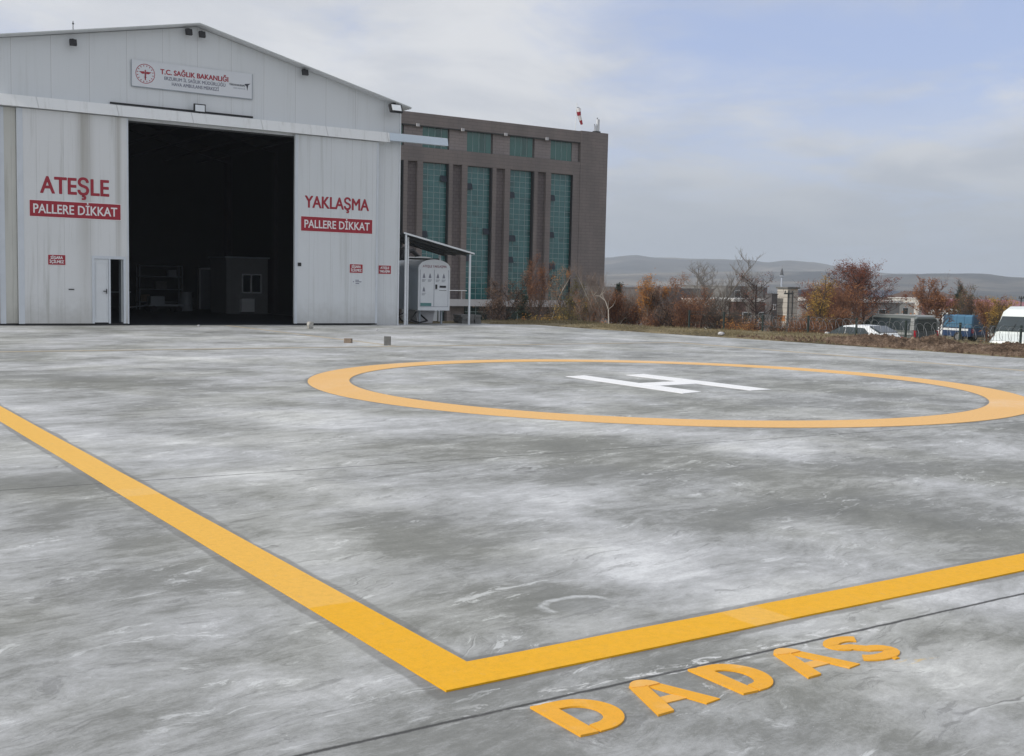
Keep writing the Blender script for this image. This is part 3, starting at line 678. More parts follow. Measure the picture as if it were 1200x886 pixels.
# gutter brackets / eave floodlights are things of their own
for u_, z_, lab in ((-1.66, 8.62, 'small black floodlight under the left roof slope, nearest the rooftop antenna'), (1.90, 9.42, 'small black floodlight just left of the hangar roof ridge'),
                    (2.33, 9.40, 'small black floodlight just right of the hangar roof ridge'), (5.90, 8.62, 'small black floodlight halfway down the right roof slope')):
    t_ = thing('eave_floodlight', lab, 'floodlight', (U(u_), HY+.16, z_), 0, 'floodlights under the hangar eave')
    g = MB(); g.box(-.03, .03, -.20, -.0, .06, .12); g.build('bracket', M['black'], t_, world=False)
    g = MB(); g.prism([(-.30, -.08), (-.24, .10), (-.14, .08), (-.20, -.10)], 'x', -.10, .10); g.build('lamp_housing', M['black'], t_, world=False)
t_ = thing('corner_floodlight', 'large square black-framed floodlight under the right end of the hangar roof', 'floodlight', (U(9.30), HY+.16, 7.72))
g = MB(); g.box(-.04, .04, -.3, 0, .10, .22); g.build('bracket', M['black'], t_, world=False)
g = MB(); g.prism([(-.52, -.12), (-.40, .16), (-.30, .13), (-.42, -.15)], 'x', -.26, .22); o = g.build('lamp_housing', M['black'], t_, world=False)
g = MB(); g.prism([(-.530, -.075), (-.435, .135), (-.425, .13), (-.52, -.08)], 'x', -.20, .16); g.build('lamp_glass', M['lampglass'], o, world=False)
t_ = thing('entrance_floodlight', 'white-faced floodlight standing on the track cover above the doorway', 'floodlight', (U(2.23), HY-.1, 6.87))
g = MB(); g.box(-.19, .19, -.05, .03, .02, .30); o = g.build('lamp_housing', M['black'], t_, world=False)
g = MB(); g.box(-.155, .155, -.062, -.053, .06, .265); g.build('lamp_glass', M['lampglass'], o, world=False)
g = MB(); g.box(-.03, .03, -.02, .02, 0, .02); g.build('bracket', M['black'], t_, world=False)
g = MB(); g.box(U(-.53), U(4.12), yg-.05, yg-.004, 6.93, 6.985); tag(g.build('cable_conduit', M['black']), 'thin black conduit running along the wall above the hangar doorway', 'conduit')
t_ = thing('roof_antenna', 'thin lightning rod on the left slope of the hangar roof', 'antenna', (U(-1.42), HY+1.0, 8.98))
g = MB(); g.tube([(0, 0, 0), (0, 0, .50)], .012, 5); g.build('rod', M['black'], t_, world=False)
g = MB(); g.tube([(0, 0, .40), (0, 0, .44)], .03, 6); g.build('air_terminal', M['black'], t_, world=False)

# signs on the hangar
def sign(name, u0, u1, z0, z1, yp, mt, lab, cat='sign', group=None, border=None):
    t_ = thing(name, lab, cat, (U((u0+u1)/2), yp, z0), 0, group)
    g = MB(); g.box(U(u0), U(u1), yp-.012, yp-.001, z0, z1)
    if border: 
        bd = MB(); bd.box(U(u0)-border, U(u1)+border, yp-.008, yp-.0005, z0-border, z1+border); bd.build('border', M['whitetext'], t_)
    g.build('panel', mt, t_); return t_
yd = HY-.05
t_ = sign('warning_banner', -2.96, -.28, 3.32, 3.80, yd, M['red'], 'red banner with white words PALLERE DİKKAT below the word ATEŞLE', 'banner', 'red warning banners on the hangar doors', .02)
text('PALLERE DİKKAT', U(-2.86), U(-.38), 3.42, .275, yd-.0135, M['whitetext'], t_, off=.013)
t_ = sign('warning_banner', 5.79, 8.50, 3.26, 3.75, yd, M['red'], 'red banner with white words PALLERE DİKKAT below the word YAKLAŞMA', 'banner', 'red warning banners on the hangar doors', .015)
text('PALLERE DİKKAT', U(5.91), U(8.40), 3.37, .27, yd-.0135, M['whitetext'], t_, off=.013)
for u0, z0, l1, l2, lab, yy in ((-2.45, 1.87, 'SİGARA', 'İÇİLMEZ', 'small red no-smoking notice beside the open walk-through door', yd),
                            (7.64, 1.86, 'SİGARA', 'İÇİLMEZ', 'small red no-smoking notice on the right sliding door above a white notice', yd),
                            (8.88, 1.85, 'ATEŞLE', 'YAKLAŞMA', 'small red keep-fire-away notice on the wall at the right corner of the hangar', yg)):
    t_ = sign('safety_notice', u0, u0+.50, z0, z0+.30, yy, M['red'], lab, 'sign', 'small red notices on the hangar front', .012)
    text(l1, U(u0+.07), U(u0+.43), z0+.175, .085, yy-.0135, M['whitetext'], t_, off=.03)
    text(l2, U(u0+.04), U(u0+.46), z0+.05, .085, yy-.0135, M['whitetext'], t_, off=.03)
t_ = sign('safety_notice', 7.74, 8.13, 1.44, 1.65, yd, M['white'], 'small white notice with dark lines of print below the right no-smoking notice')
g = MB()
for x0, x1, z0 in ((7.86, 8.0, 1.585), (7.77, 7.81, 1.53), (7.86, 8.1, 1.53), (7.87, 8.01, 1.47)): g.box(U(x0), U(x1), yd-.0145, yd-.0125, z0, z0+.028)
g.build('print', M['navytext'], t_)
# ministry sign on the gable
ys_ = yg-.03
t_ = sign('ministry_sign', .14, 4.08, 7.56, 8.37, ys_, M['signboard'], 'long pale sign with red T.C. SAĞLIK BAKANLIĞI lettering high on the gable')
pan = [x for x in bpy.data.objects if x.parent == t_][0]
g = MB(); g.box(U(.12), U(4.10), ys_-.016, ys_-.004, 7.535, 7.558); g.box(U(.12), U(.138), ys_-.016, ys_-.004, 7.56, 8.37); g.box(U(4.082), U(4.10), ys_-.016, ys_-.004, 7.56, 8.37); g.build('frame', M['greypaint'], t_)
text('T.C. SAĞLIK BAKANLIĞI', U(1.03), U(3.27), 8.02, .155, ys_-.0135, M['redtext'], t_, off=.028)
text('ERZURUM İL SAĞLIK MÜDÜRLÜĞÜ', U(1.16), U(3.17), 7.85, .105, ys_-.0135, M['navytext'], t_, off=.015)
text('HAVA AMBULANS MERKEZİ', U(1.40), U(2.95), 7.69, .105, ys_-.0135, M['navytext'], t_, off=.015)
text('TÜRKHAVAKURUMU', U(3.30), U(3.84), 7.925, .062, ys_-.0135, M['blacktext'], t_, off=.014)
text('GENEL BAŞKANLIĞI', U(3.44), U(3.84), 7.835, .04, ys_-.0135, M['navytext'], t_)
g = MB()                                       # bird mark
g.addf([(U(3.83), ys_-.0135, 8.02), (U(4.03), ys_-.0135, 8.05), (U(3.95), ys_-.0135, 7.985), (U(3.92), ys_-.0135, 7.80), (U(3.885), ys_-.0135, 7.96), (U(3.83), ys_-.0135, 7.985)], [(0, 5, 4, 3, 2, 1)])
g.build('bird_mark', M['blacktext'], t_)
g = MB(); ex, ez = U(.56), 7.97
for i in range(48):
    a0, a1 = 2*math.pi*i/48, 2*math.pi*(i+1)/48
    g.addf([(ex+math.cos(a)*r, ys_-.0135, ez+math.sin(a)*r) for a, r in ((a0,.285),(a0,.305),(a1,.305),(a1,.285))], [(0, 1, 2, 3)])
for i in range(16):
    a = 2*math.pi*(i+.5)/16
    c_, s2 = math.cos(a), math.sin(a)
    g.addf([(ex+c_*r-s2*q_, ys_-.0145, ez+s2*r+c_*q_) for r, q_ in ((.215, 0), (.245, -.018), (.275, 0), (.245, .018))], [(0, 1, 2, 3)])
g.build('emblem_ring', M['redtext'], t_)
g = MB()
def flat(pts): g.addf([(ex+a, ys_-.0150, ez+b_) for a, b_ in pts], [tuple(range(len(pts)))[::-1]])
flat([(-.018, -.20), (-.018, .08), (.018, .08), (.018, -.20)]); flat([(-.03, .09), (0, .13), (.03, .09), (0, .07)])
flat([(-.20, .06), (-.03, .07), (-.02, .0), (-.10, -.01)]); flat([(.20, .06), (.10, -.01), (.02, .0), (.03, .07)])
for k_ in range(4): zz = -.13+k_*.045; flat([(-.05+k_*.004, zz), (.03, zz+.03), (.05-k_*.004, zz+.02), (-.03, zz-.008)])
g.build('emblem_staff', M['redtext'], t_)

# things inside the hangar
t_ = thing('guard_cabin', 'pale prefabricated cabin with a two-pane window inside the dark hangar', 'cabin', (18.1, 49.6, 0))
g = MB(); g.box(17.15, 19.05, 48.7, 50.8, 0, 2.45); g.build('cabin_wall', mat('cabin wall', (.20, .21, .22), .6), t_)
g = MB(); g.box(17.07, 19.12, 48.62, 50.9, 2.451, 2.52); g.build('cabin_roof', M['greypaint'], t_)
g = MB()
for a, b_, c_, d_ in ((17.85, 18.75, .92, .97), (17.85, 18.75, 1.72, 1.77), (17.85, 17.90, .97, 1.72), (18.70, 18.75, .97, 1.72), (18.24, 18.30, .97, 1.72)): g.box(a, b_, 48.66, 48.70, c_, d_)
wf = g.build('window', M['white'], t_)
g = MB(); g.box(17.90, 18.70, 48.69, 48.699, .97, 1.72); g.build('pane', M['glass'], wf)
g = MB(); g.box(17.75, 18.35, 48.45, 48.69, .1, .68); g.build('air_conditioner', M['white'], t_)
t_ = thing('inner_door', 'white framed door in the back wall of the hangar', 'door', (18.6, 55.5, 0))
g = MB(); g.box(18.15, 18.24, 55.46, 55.55, 0, 2.05); g.box(18.98, 19.07, 55.46, 55.55, 0, 2.05); g.box(18.24, 18.98, 55.46, 55.55, 1.96, 2.05); g.build('door_frame', M['white'], t_)
g = MB(); g.box(18.24, 18.98, 55.50, 55.55, 0, 1.96); g.build('door_leaf', M['greypaint'], t_)
t_ = thing('tool_shelf', 'tall metal shelf with boxes by the back wall of the hangar', 'shelf', (15.6, 54.6, 0))
for xx in (14.9, 16.9):
    for yy in (54.2, 54.7): g = MB(); g.box(xx, xx+.05, yy, yy+.05, 0, 2.1); g.build('upright', M['greypaint'], t_)
g = MB()
for zz in (.35, .95, 1.55, 2.05): g.box(14.9, 16.95, 54.21, 54.74, zz, zz+.03)
g.build('shelf_board', M['greypaint'], t_)
for i, (xx, ww, zz, hh, mt, l_) in enumerate(((15.0, .4, .38, .3, 'brickblock', 'brown box on the lowest board of the hangar shelf'), (15.7, .5, .98, .33, 'block', 'grey box on the second board of the hangar shelf'), (16.3, .35, 1.58, .28, 'greypaint', 'blue-grey box on the third board of the hangar shelf'))):
    g = MB(); g.box(xx, xx+ww, 54.25, 54.65, zz, zz+hh); g.box(xx-.01, xx+ww+.01, 54.24, 54.66, zz+hh, zz+hh+.03); tag(g.build('storage_box', M[mt]), l_, 'box', 'boxes on the hangar shelf')
t_ = thing('work_bench', 'low work bench by the back of the hangar left of the shelf', 'workbench', (13.0, 53.4, 0))
g = MB(); g.box(12.0, 14.2, 53.0, 53.8, .80, .86); g.build('bench_top', M['greypaint'], t_)
for xx in (12.05, 14.07):
    for yy in (53.05, 53.67): q_ = MB(); q_.box(xx, xx+.08, yy, yy+.08, 0, .80); q_.build('leg', M['greypaint'], t_)
t_ = thing('tow_trolley', 'wheeled helicopter tow trolley parked inside the hangar', 'trolley', (15.0, 50.5, 0))
g = MB(); g.box(14.2, 15.7, 50.1, 50.9, .28, .36); g.tube([(14.2, 50.5, .3), (13.1, 50.3, .18)], .03); g.box(14.3, 14.9, 50.2, 50.8, .36, .70); g.build('deck', M['greypaint'], t_)
for xx in (14.4, 15.5):
    for yy in (50.08, 50.86): q_ = MB(); q_.tube([(xx, yy, .15), (xx, yy+.06, .15)], .15, 14); q_.build('wheel', M['tyre'], t_)
for (xx, yy, l_, mt) in ((17.0-.4, 52.6, 'blue-grey drum left of the cabin in the hangar', 'greypaint'), (13.2, 55.0, 'dark drum against the back wall of the hangar', 'dark')):
    g = MB(); g.tube([(xx, yy, 0), (xx, yy, .03), (xx, yy, .3), (xx, yy, .31), (xx, yy, .60), (xx, yy, .61), (xx, yy, .86), (xx, yy, .88)], [.29, .29, .28, .295, .295, .28, .28, .29], 18)
    tag(g.build('oil_drum', M[mt], smooth=False), l_, 'drum', 'drums inside the hangar')

# ------------------------------------------------------------------ canopy, fuel tank, slab stack
t_ = thing('lean_to_canopy', 'lean-to metal canopy on thin white posts against the right side of the hangar', 'canopy', (21.1, 38.3, 0))
xa, xb, za, zb, ya, yb = 19.72, 22.73, 3.36, 2.70, 37.12, 39.5
g = MB(); g.prism([(xa, za-.03), (xb, zb-.03), (xb, zb+.0), (xa, za+.0)], 'y', ya, yb); g.build('canopy_roof', mat('canopy sheet', (.035, .038, .042), .6), t_)
g = MB(); g.prism([(xa, za-.035), (xb+.02, zb-.035), (xb+.02, zb+.025), (xa, za+.025)], 'y', ya-.03, ya-.002); g.build('fascia', M['galv'], t_)
for yy in (37.5, 38.3, 39.1): g = MB(); g.prism([(xa+.06, za-.10), (xb-.1, zb-.095), (xb-.1, zb-.035), (xa+.06, za-.04)], 'y', yy, yy+.05); g.build('rafter', M['dark'], t_)
for xx, yy, zz in ((19.80, ya, za-.05), (22.55, ya, zb-.03), (22.55, yb-.08, zb-.03), (20.02, ya+.25, 3.22)): g = MB(); g.box(xx, xx+.06, yy, yy+.06, 0, zz); g.build('post', M['galv'], t_)
g = MB(); g.box(20.85, 22.60, 39.44, 39.49, 2.45, 2.52); g.build('rear_beam', M['dark'], t_)
t_ = thing('fuel_tank_unit', 'white fuel tank cabinet with pictograms and an arched top under the canopy', 'fuel tank', (21.5, 38.8, 0))
def arch(x0, x1, z0, z1, zt, n_=12):
    pts = [(x0, z0), (x1, z0), (x1, z1)]; c_ = (x0+x1)/2; w2 = (x1-x0)/2
    pts += [(c_+w2*math.cos(math.pi*i/n_), z1+(zt-z1)*math.sin(math.pi*i/n_)) for i in range(1, n_)]; pts += [(x0, z1)]; return pts
g = MB(); g.prism(arch(20.80, 22.14, .53, 2.12, 2.43), 'y', 37.96, 40.3); g.build('cabinet_body', M['greypaint'], t_)
g = MB(); g.prism(arch(20.785, 22.155, .515, 2.13, 2.45), 'y', 37.90, 37.958); fp = g.build('cabinet_front', M['white'], t_)
g = MB()
for a, b_, c_, d_ in ((21.455, 21.468, .66, 2.06), (20.86, 22.08, .655, .667), (20.855, 20.865, .667, 2.06), (22.075, 22.085, .667, 2.06)): g.box(a, b_, 37.893, 37.899, c_, d_)
g.build('door_gap', M['navytext'], fp)
PIC = mat('faded pictogram ink', (.20, .21, .25), .5)
for cx_, cz_ in ((21.02, 1.83), (21.28, 1.83), (21.62, 1.83), (21.88, 1.83), (21.02, 1.32)):
    yy = 37.8975; g = MB()
    g.addf([(cx_-.06, yy, cz_-.09), (cx_+.06, yy, cz_-.09), (cx_+.035, yy, cz_+.02), (cx_, yy, cz_+.10), (cx_-.035, yy, cz_+.02)], [(0, 1, 2, 3, 4)])
    for k_ in range(3): g.addf([(cx_-.09, yy, cz_-.16-k_*.035), (cx_+.09-.03*k_, yy, cz_-.16-k_*.035), (cx_+.09-.03*k_, yy, cz_-.145-k_*.035), (cx_-.09, yy, cz_-.145-k_*.035)], [(0, 1, 2, 3)])
    g.build('pictogram', PIC, fp)
g = MB(); g.box(21.52, 21.58, 37.86, 37.899, 1.33, 1.50); g.build('door_handle', M['black'], fp)
g = MB(); g.box(21.70, 21.98, 37.893, 37.8985, 1.38, 1.46); g.box(21.68, 22.0, 37.893, 37.8985, 1.27, 1.285); g.build('meter_display', M['black'], fp)
g = MB(); g.box(20.88, 21.35, 37.893, 37.8985, .68, .80); g.build('sticker', mat('green sticker', (.10, .24, .24), .5), fp)
text('ATEŞLE YAKLAŞMA', 20.96, 22.0, 2.14, .085, 37.8965, mat('faded maroon print', (.22, .06, .09), .5), fp, off=.01)
for xx, yy in ((20.95, 38.1), (21.9, 38.1), (20.95, 40.1), (21.9, 40.1)): g = MB(); g.box(xx, xx+.06, yy, yy+.06, 0, .515); g.build('leg', M['greypaint'], t_)
g = MB(); g.prism([(21.1, .0), (21.75, .0), (21.85, .51), (21.0, .51)], 'y', 38.5, 39.3); g.build('pump_base', M['ledge'], t_)
g = MB(); g.tube([(20.9, 38.25, .45), (20.6, 38.1, .15), (20.9, 38.0, .05), (21.3, 38.1, .12), (21.15, 38.4, .35)], .035, 6); g.tube([(20.5, 38.6, .08), (20.2, 38.4, .3), (20.6, 38.3, .5)], .03, 6); g.build('hose', M['black'], t_)
t_ = thing('storage_tank', 'pale round-topped tank with dark pipework behind the white fuel cabinet', 'tank', (22.7, 42.5, 0))
g = MB(); pts = arch(21.75, 23.75, .6, 1.85, 2.62, 16); g.prism(pts, 'y', 41.0, 44.0); g.build('tank_shell', mat('pale tank', (.62, .64, .63), .5), t_)
g = MB()
for xx in (21.95, 23.3):
    for yy in (41.2, 43.6): g.box(xx, xx+.2, yy, yy+.2, gz(xx, yy)-.1 if yy > 40.6 else 0, .6)
g.build('tank_support', M['galv'], t_)
g = MB(); g.tube([(21.6, 41.2, 2.1), (21.9, 41.3, 2.72), (22.4, 41.4, 2.86), (22.75, 41.5, 2.60)], .10, 7); g.tube([(21.5, 41.3, 2.75), (22.0, 41.4, 2.95), (22.6, 41.5, 2.78)], .07, 7); g.tube([(21.9, 41.4, 2.45), (21.9, 41.4, 2.95)], .14, 8); g.tube([(22.75, 41.5, 2.62), (22.75, 41.5, 2.35)], .03, 6)
g.build('pipework', M['black'], t_)
t_ = thing('paving_slab_stack', 'low untidy stack of grey paving blocks at the foot of the canopy post', 'block stack', (23.3, 38.6, 0))
for zz in range(4):
    g = MB()
    for i in range(3):
        for j in range(2):
            ox, oy = random.uniform(-.03, .03), random.uniform(-.03, .03)
            g.box(22.95+i*.30+ox, 23.23+i*.30+ox, 38.3+j*.34+oy, 38.6+j*.34+oy, zz*.085+.003, zz*.085+.083)
    g.build('block_course', M['block'], t_)
# loose blocks and stones on the apron
def lump(x, y, sx, sy, sz, mt, lab, cat='stone', name='stone', rz=0.3, rough=.18, z0=0.0, seed=1):
    g = MB(); rnd = random.Random(seed); NU, NV = 10, 6
    for j in range(NV+1):
        for i in range(NU):
            a = 2*math.pi*i/NU; b_ = math.pi*j/NV - math.pi/2
            sgn = lambda v: math.copysign(abs(v)**.55, v)
            k_ = 1+rnd.uniform(-rough, rough)
            X = sgn(math.cos(a))*sgn(math.cos(b_))*sx/2*k_; Y = sgn(math.sin(a))*sgn(math.cos(b_))*sy/2*k_; Z = sgn(math.sin(b_))*sz/2+sz/2
            g.v.append((x+X*math.cos(rz)-Y*math.sin(rz), y+X*math.sin(rz)+Y*math.cos(rz), z0+Z))
    for j in range(NV):
        for i in range(NU): g.f.append((j*NU+i, j*NU+(i+1) % NU, (j+1)*NU+(i+1) % NU, (j+1)*NU+i)); g.mi.append(0)
    return tag(g.build(name, mt), lab, cat)
def blk(x, y, sx, sy, sz, rz, mt, lab):
    g = MB(); c_ = .012
    g.prism([(-sx/2+c_, -sy/2), (sx/2-c_, -sy/2), (sx/2, -sy/2+c_), (sx/2, sy/2-c_), (sx/2-c_, sy/2), (-sx/2+c_, sy/2), (-sx/2, sy/2-c_), (-sx/2, -sy/2+c_)], 'z', 0.001, sz)
    o_ = g.build('loose_block', mt, world=False); o_.location = (x, y, 0); o_.rotation_euler = (0, 0, rz); return tag(o_, lab, 'block')
blk(13.05, 25.35, .17, .12, .225, -.5, M['block'], 'upright grey block standing on the apron left of the landing circle')
blk(12.55, 26.55, .20, .11, .115, -.75, M['brickblock'], 'low brown block lying beside the faded guide line')
lump(14.95, 34.5, .22, .15, .23, M['stone'], 'pale broken concrete lump in front of the right sliding door', 'rubble', 'concrete_lump', seed=3)
lump(27.0, 28.1, .22, .16, .12, M['ledge'], 'white stone on the grass at the edge of the apron', seed=5, z0=.02)
lump(33.0, 30.7, .42, .26, .40, mat('tan sandstone', (.50, .42, .28), .9, 0, .2, 6), 'tan upright boulder in the dry grass below the concrete tower', 'boulder', 'boulder', seed=8, z0=gz(33.0, 30.7)-.06)
lump(16.6, 33.0, .06, .05, .04, M['ledge'], 'tiny white chip on the concrete between hangar and landing circle', seed=9)
lump(11.9, 36.4, .07, .05, .05, M['ledge'], 'small white chip on the concrete at the hangar doorway', seed=10)

# ------------------------------------------------------------------ hospital
FY = 103.0; DW = 20
hos = thing('hospital_building', 'large taupe stone office block with tall teal glass strips behind the hangar', 'building', (62, FY, -3))
bays = [56.85-5.28*2, 56.85-5.28, 56.85, 62.13, 67.46, 72.80]; X0 = 44.0
g = MB()
# solid core behind, then the front pieces proud of it
g.box(X0, 80.45, FY+.6, FY+DW, -4.5, 18.5); g.build('core_wall', M['cladding'], hos)
g = MB(); g.box(X0, 76.68, FY, FY+.598, 17.38, 18.60)                                   # parapet
g.box(X0, 76.68, FY, FY+.598, 13.74, 15.20)                                             # band
g.box(76.682, 80.47, FY-.05, FY+.598, -4.5, 18.66)                                       # end block
for b_ in bays:                                                                        # piers: two shafts and a recess between
    g.box(b_-1.78-.46, b_-1.78, FY, FY+.598, -4.5, 13.738)
    g.box(b_-.68, b_-.02, FY, FY+.598, -.86, 13.738)
g.box(75.74, 76.68, FY, FY+.598, -4.5, 13.738)
g.build('front_wall', M['cladding'], hos)
g = MB()
for b_ in bays: g.box(b_-1.779, b_-.681, FY+.40, FY+.597, -.15, 13.737)
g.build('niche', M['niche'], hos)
for a, b_ in [(b_-2.1, b_+.02) for b_ in bays]+[(75.72, 76.60)]:
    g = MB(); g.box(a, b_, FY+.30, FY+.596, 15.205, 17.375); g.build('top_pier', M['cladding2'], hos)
g = MB(); g.box(X0, 76.62, FY+.02, FY+.3, 17.28, 17.37); g.build('drip_edge', M['dark'], hos)
for i, b_ in enumerate(bays):
    if i < 1: continue
    x0, x1 = b_, b_+2.93
    g = MB(); g.box(x0, x1, FY+.42, FY+.55, -.14, 13.72); wn = g.build('tall_window', M['teal'], hos)
    g = MB()
    for k_ in range(1, 4): xx = x0+(x1-x0)*k_/4; g.box(xx-.022, xx+.022, FY+.39, FY+.419, -.14, 13.72)
    zz = .43
    while zz < 13.6: g.box(x0, x1, FY+.392, FY+.418, zz-.018, zz+.018); zz += .575
    g.build('mullion', M['mullion'], wn)
    g = MB(); g.box(x1+.002, x1+.10, FY+.02, FY+.59, -.14, 13.72); g.build('recess_shade_strip', M['black'], wn)  # black strip added for the shade at the recess edge
    g = MB(); rnd = random.Random(40+i)
    for k_ in range(3):
        xx = x0 + (0 if rnd.random() < .5 else 3)*(x1-x0)/4; zz = [3.3, 6.75, 11.35][k_] + rnd.choice((-.575, 0, .575))
        wv_ = (x1-x0)/4*rnd.choice((1, 1.3))
        g = MB(); g.prism([(FY+.388, zz+.60), (FY+.20, zz-.02), (FY+.15, zz-.02), (FY+.34, zz+.62)], 'x', xx, min(xx+wv_, x1)); g.build('open_sash', M['opendark'], wn)
    g = MB(); g.box(x0, b_+3.02, FY+.40, FY+.56, 15.20, 17.37); wn = g.build('top_window', M['tealtop'], hos)
    g = MB()
    for k_ in range(1, 4): xx = x0+3.0*k_/4; g.box(xx-.018, xx+.018, FY+.375, FY+.398, 15.2, 17.37)
    g.build('mullion', M['mullion'], wn)
    g = MB(); g.box(x0+.2, x1, FY+.42, FY+.55, -3.4, -.87); wn = g.build('ground_floor_window', mat('dark low glass', (.02, .04, .035), .15), hos)
    g = MB(); g.box(x0+1.5, x0+1.56, FY+.39, FY+.419, -3.4, -.87); g.box(x0+.2, x1, FY+.392, FY+.418, -1.5, -1.45); g.box(x0+.2, x1, FY+.392, FY+.418, -2.6, -2.55); g.build('mullion', M['mullion'], wn)
    g = MB(); g.box(b_-.9, b_-.55, FY-.12, FY-.002, 17.2, 17.5); g.build('facade_lamp', M['ledge'], hos)
g = MB(); g.box(X0, 76.69, FY-.5, FY-.003, -.86, -.15); g.build('ledge', M['ledge'], hos)
g = MB(); g.tube([(X0, FY-.45, .75), (62, FY-.45, .75)], .04, 5)
for k_ in range(8): g.tube([(X0+2+k_*2.2, FY-.45, -.15), (X0+2+k_*2.2, FY-.45, .75)], .03, 4)
g.build('ledge_railing', M['galv'], hos)
t_ = thing('windsock', 'red and white striped windsock drooping from a mast on the hospital roof', 'windsock', (76.6, FY+1, 18.5))
g = MB(); g.tube([(0, 0, 0), (.12, 0, 2.9), (.14, 0, 3.3)], .045, 6); g.build('mast', M['galv'], t_, world=False)
g = MB(); g.tube([(.12, 0, 2.75), (.35, 0, 2.85), (.55, 0, 2.75)], .03, 5); g.build('hoop', M['black'], t_, world=False)
g = MB(); cl = [(.36, 0, 2.72), (.42, 0, 2.35), (.50, 0, 1.95), (.72, 0, 1.45), (.90, 0, 1.0)]; rr = [.26, .25, .22, .18, .13]
for i in range(4): g.tube([cl[i], cl[i+1]], [rr[i], rr[i+1]], 10, cap=(i == 3), mi=i % 2)
g.build('sock', [M['whitetext'], M['red']], t_, world=False)
t_ = thing('roof_antenna', 'pair of pale panel antennas at the right corner of the hospital roof', 'antenna', (79.6, FY+.8, 18.5))
g = MB(); g.box(-.12, .18, -.1, .1, .45, 1.75); g.box(-.45, -.28, -.08, .08, .3, 1.05); g.build('antenna_panel', M['white'], t_, world=False)
g = MB(); g.tube([(.02, .15, 0), (.02, .15, 1.95)], .05, 6); g.tube([(-.36, .12, 0), (-.36, .12, 1.2)], .04, 6); g.box(-.5, .35, -.1, .3, 0, .42); g.build('antenna_base', M['dark'], t_, world=False)

# ------------------------------------------------------------------ background buildings
def wall_with(name, lab, x0, x1, y0, y1, z0, z1, wallm, roofm, wins=(), over=.3, roof_h=.18, pitched=None, cat='building', door=None, group=None):
    t_ = thing(name, lab, cat, ((x0+x1)/2, y0, z0), 0, group)
    g = MB(); g.box(x0, x1, y0, y1, z0-1, z1); g.build('wall', wallm, t_)
    g = MB()
    if pitched: g.prism([(y0-over, z1), (y1+over, z1), ((y0+y1)/2, z1+pitched)], 'x', x0-over, x1+over)
    else: g.box(x0-over, x1+over, y0-over, y1+over, z1+.003, z1+roof_h)
    g.build('roof', roofm, t_)
    for (wx, wz, ww, wh) in wins:
        g = MB(); g.box(wx, wx+ww, y0-.05, y0+.02, wz, wz+wh); wf_ = g.build('window', M['white'], t_)
        g = MB(); g.box(wx+.08, wx+ww-.08, y0-.07, y0-.052, wz+.08, wz+wh-.08); g.build('pane', M['glass'], wf_)
    return t_
darkw = mat('dark plaster', (.12, .115, .12), .9, 0, .12, .8); brk = mat('red brown brick wall', (.14, .085, .075), .9, 0, .15, .8)
palew = mat('pale plaster', (.50, .49, .46), .9, 0, .1, .6); snow = mat('bleached flat roof', (.62, .62, .61), .8, 0, .1, .6)
greyw = mat('grey plaster', (.22, .22, .22), .9, 0, .1, .6); navy = mat('navy sheet roof', (.035, .05, .075), .5, 0, .1, .5)
brownr = mat('brown roof', (.12, .085, .075), .8, 0, .1, .5); pinkr = mat('plum sheet roof', (.26, .10, .12), .6, 0, .1, .5)
wall_with('low_building', 'long low dark grey building with a flat roof behind the rust-coloured trees', 69.5, 75.6, 80, 92, -3, 1.40, darkw, darkw, [(71, -1.2, 1.2, 1.1), (73.6, -1.2, 1.2, 1.1)], .05, .12)
wall_with('low_building', 'pale plastered shed between the dark building and the brick building', 70.95, 73.4, 75.5, 79, -3, .50, palew, snow, [(71.6, -1.3, .9, 1.0)], .1, .14)
wall_with('brick_building', 'red-brown brick building with a pale flat roof edge left of the concrete tower', 73.5, 79.6, 75, 84, -3, .42, brk, snow, [(74.6, -1.5, 1.1, 1.0), (76.6, -1.5, 1.1, 1.0)], .15, .26)
t_ = wall_with('rooftop_block', 'tall greyish block with a small chimney rising behind the brick building', 87.0, 92.6, 90, 97, -3, 1.78, greyw, greyw, [(88.2, .6, .9, .8)], .05, .1)
g = MB(); g.box(92.8, 93.5, 90.3, 91, -3, 1.80); g.build('chimney', darkw, t_)
# concrete tower
t_ = thing('concrete_tower', 'slim pale concrete tower with a brick-filled opening behind the fence', 'tower', (58.7, 54.4, -1.9))
g = MB(); g.box(58.25, 59.25, 54.37, 55.30, -3, 1.66); g.build('tower_wall', brick_mat('tower concrete courses', (.58, .55, .49), (.50, .47, .42), (.30, .27, .24), 2.0, .36), t_)
g = MB(); g.box(58.17, 59.33, 54.29, 55.38, 1.662, 1.78); g.build('tower_cap', M['block'], t_)
g = MB(); g.box(58.235, 58.249, 54.48, 55.20, -.55, -.15); g.build('brick_infill', mat('orange bricks', (.38, .17, .06), .9, 0, .25, 6), t_)
g = MB(); g.box(58.70, 58.78, 54.34, 54.369, -2.8, 1.4); g.build('corner_strip', M['dark'], t_)
t_ = wall_with('dark_kiosk', 'narrow dark kiosk close against the left of the concrete tower', 57.2, 57.75, 54.8, 55.4, -1.9, 1.25, darkw, darkw, [(57.35, .2, .25, .4)], .03, .06)
wall_with('warehouse', 'long warehouse with a navy roof and pale wall beyond the parked vans', 226, 257, 190, 215, -5.5, .25, palew, navy, [(230+i*3.6, -2.6, 1.6, 1.4) for i in range(7)], .8, .2, 1.75)
t_ = wall_with('house', 'house with a low brown hipped roof right of the navy warehouse', 228.8, 242, 170, 182, -5.5, .0, palew, brownr, [(231, -2.5, 1.4, 1.4), (235, -2.5, 1.4, 1.4)], .6, .2, 1.9)
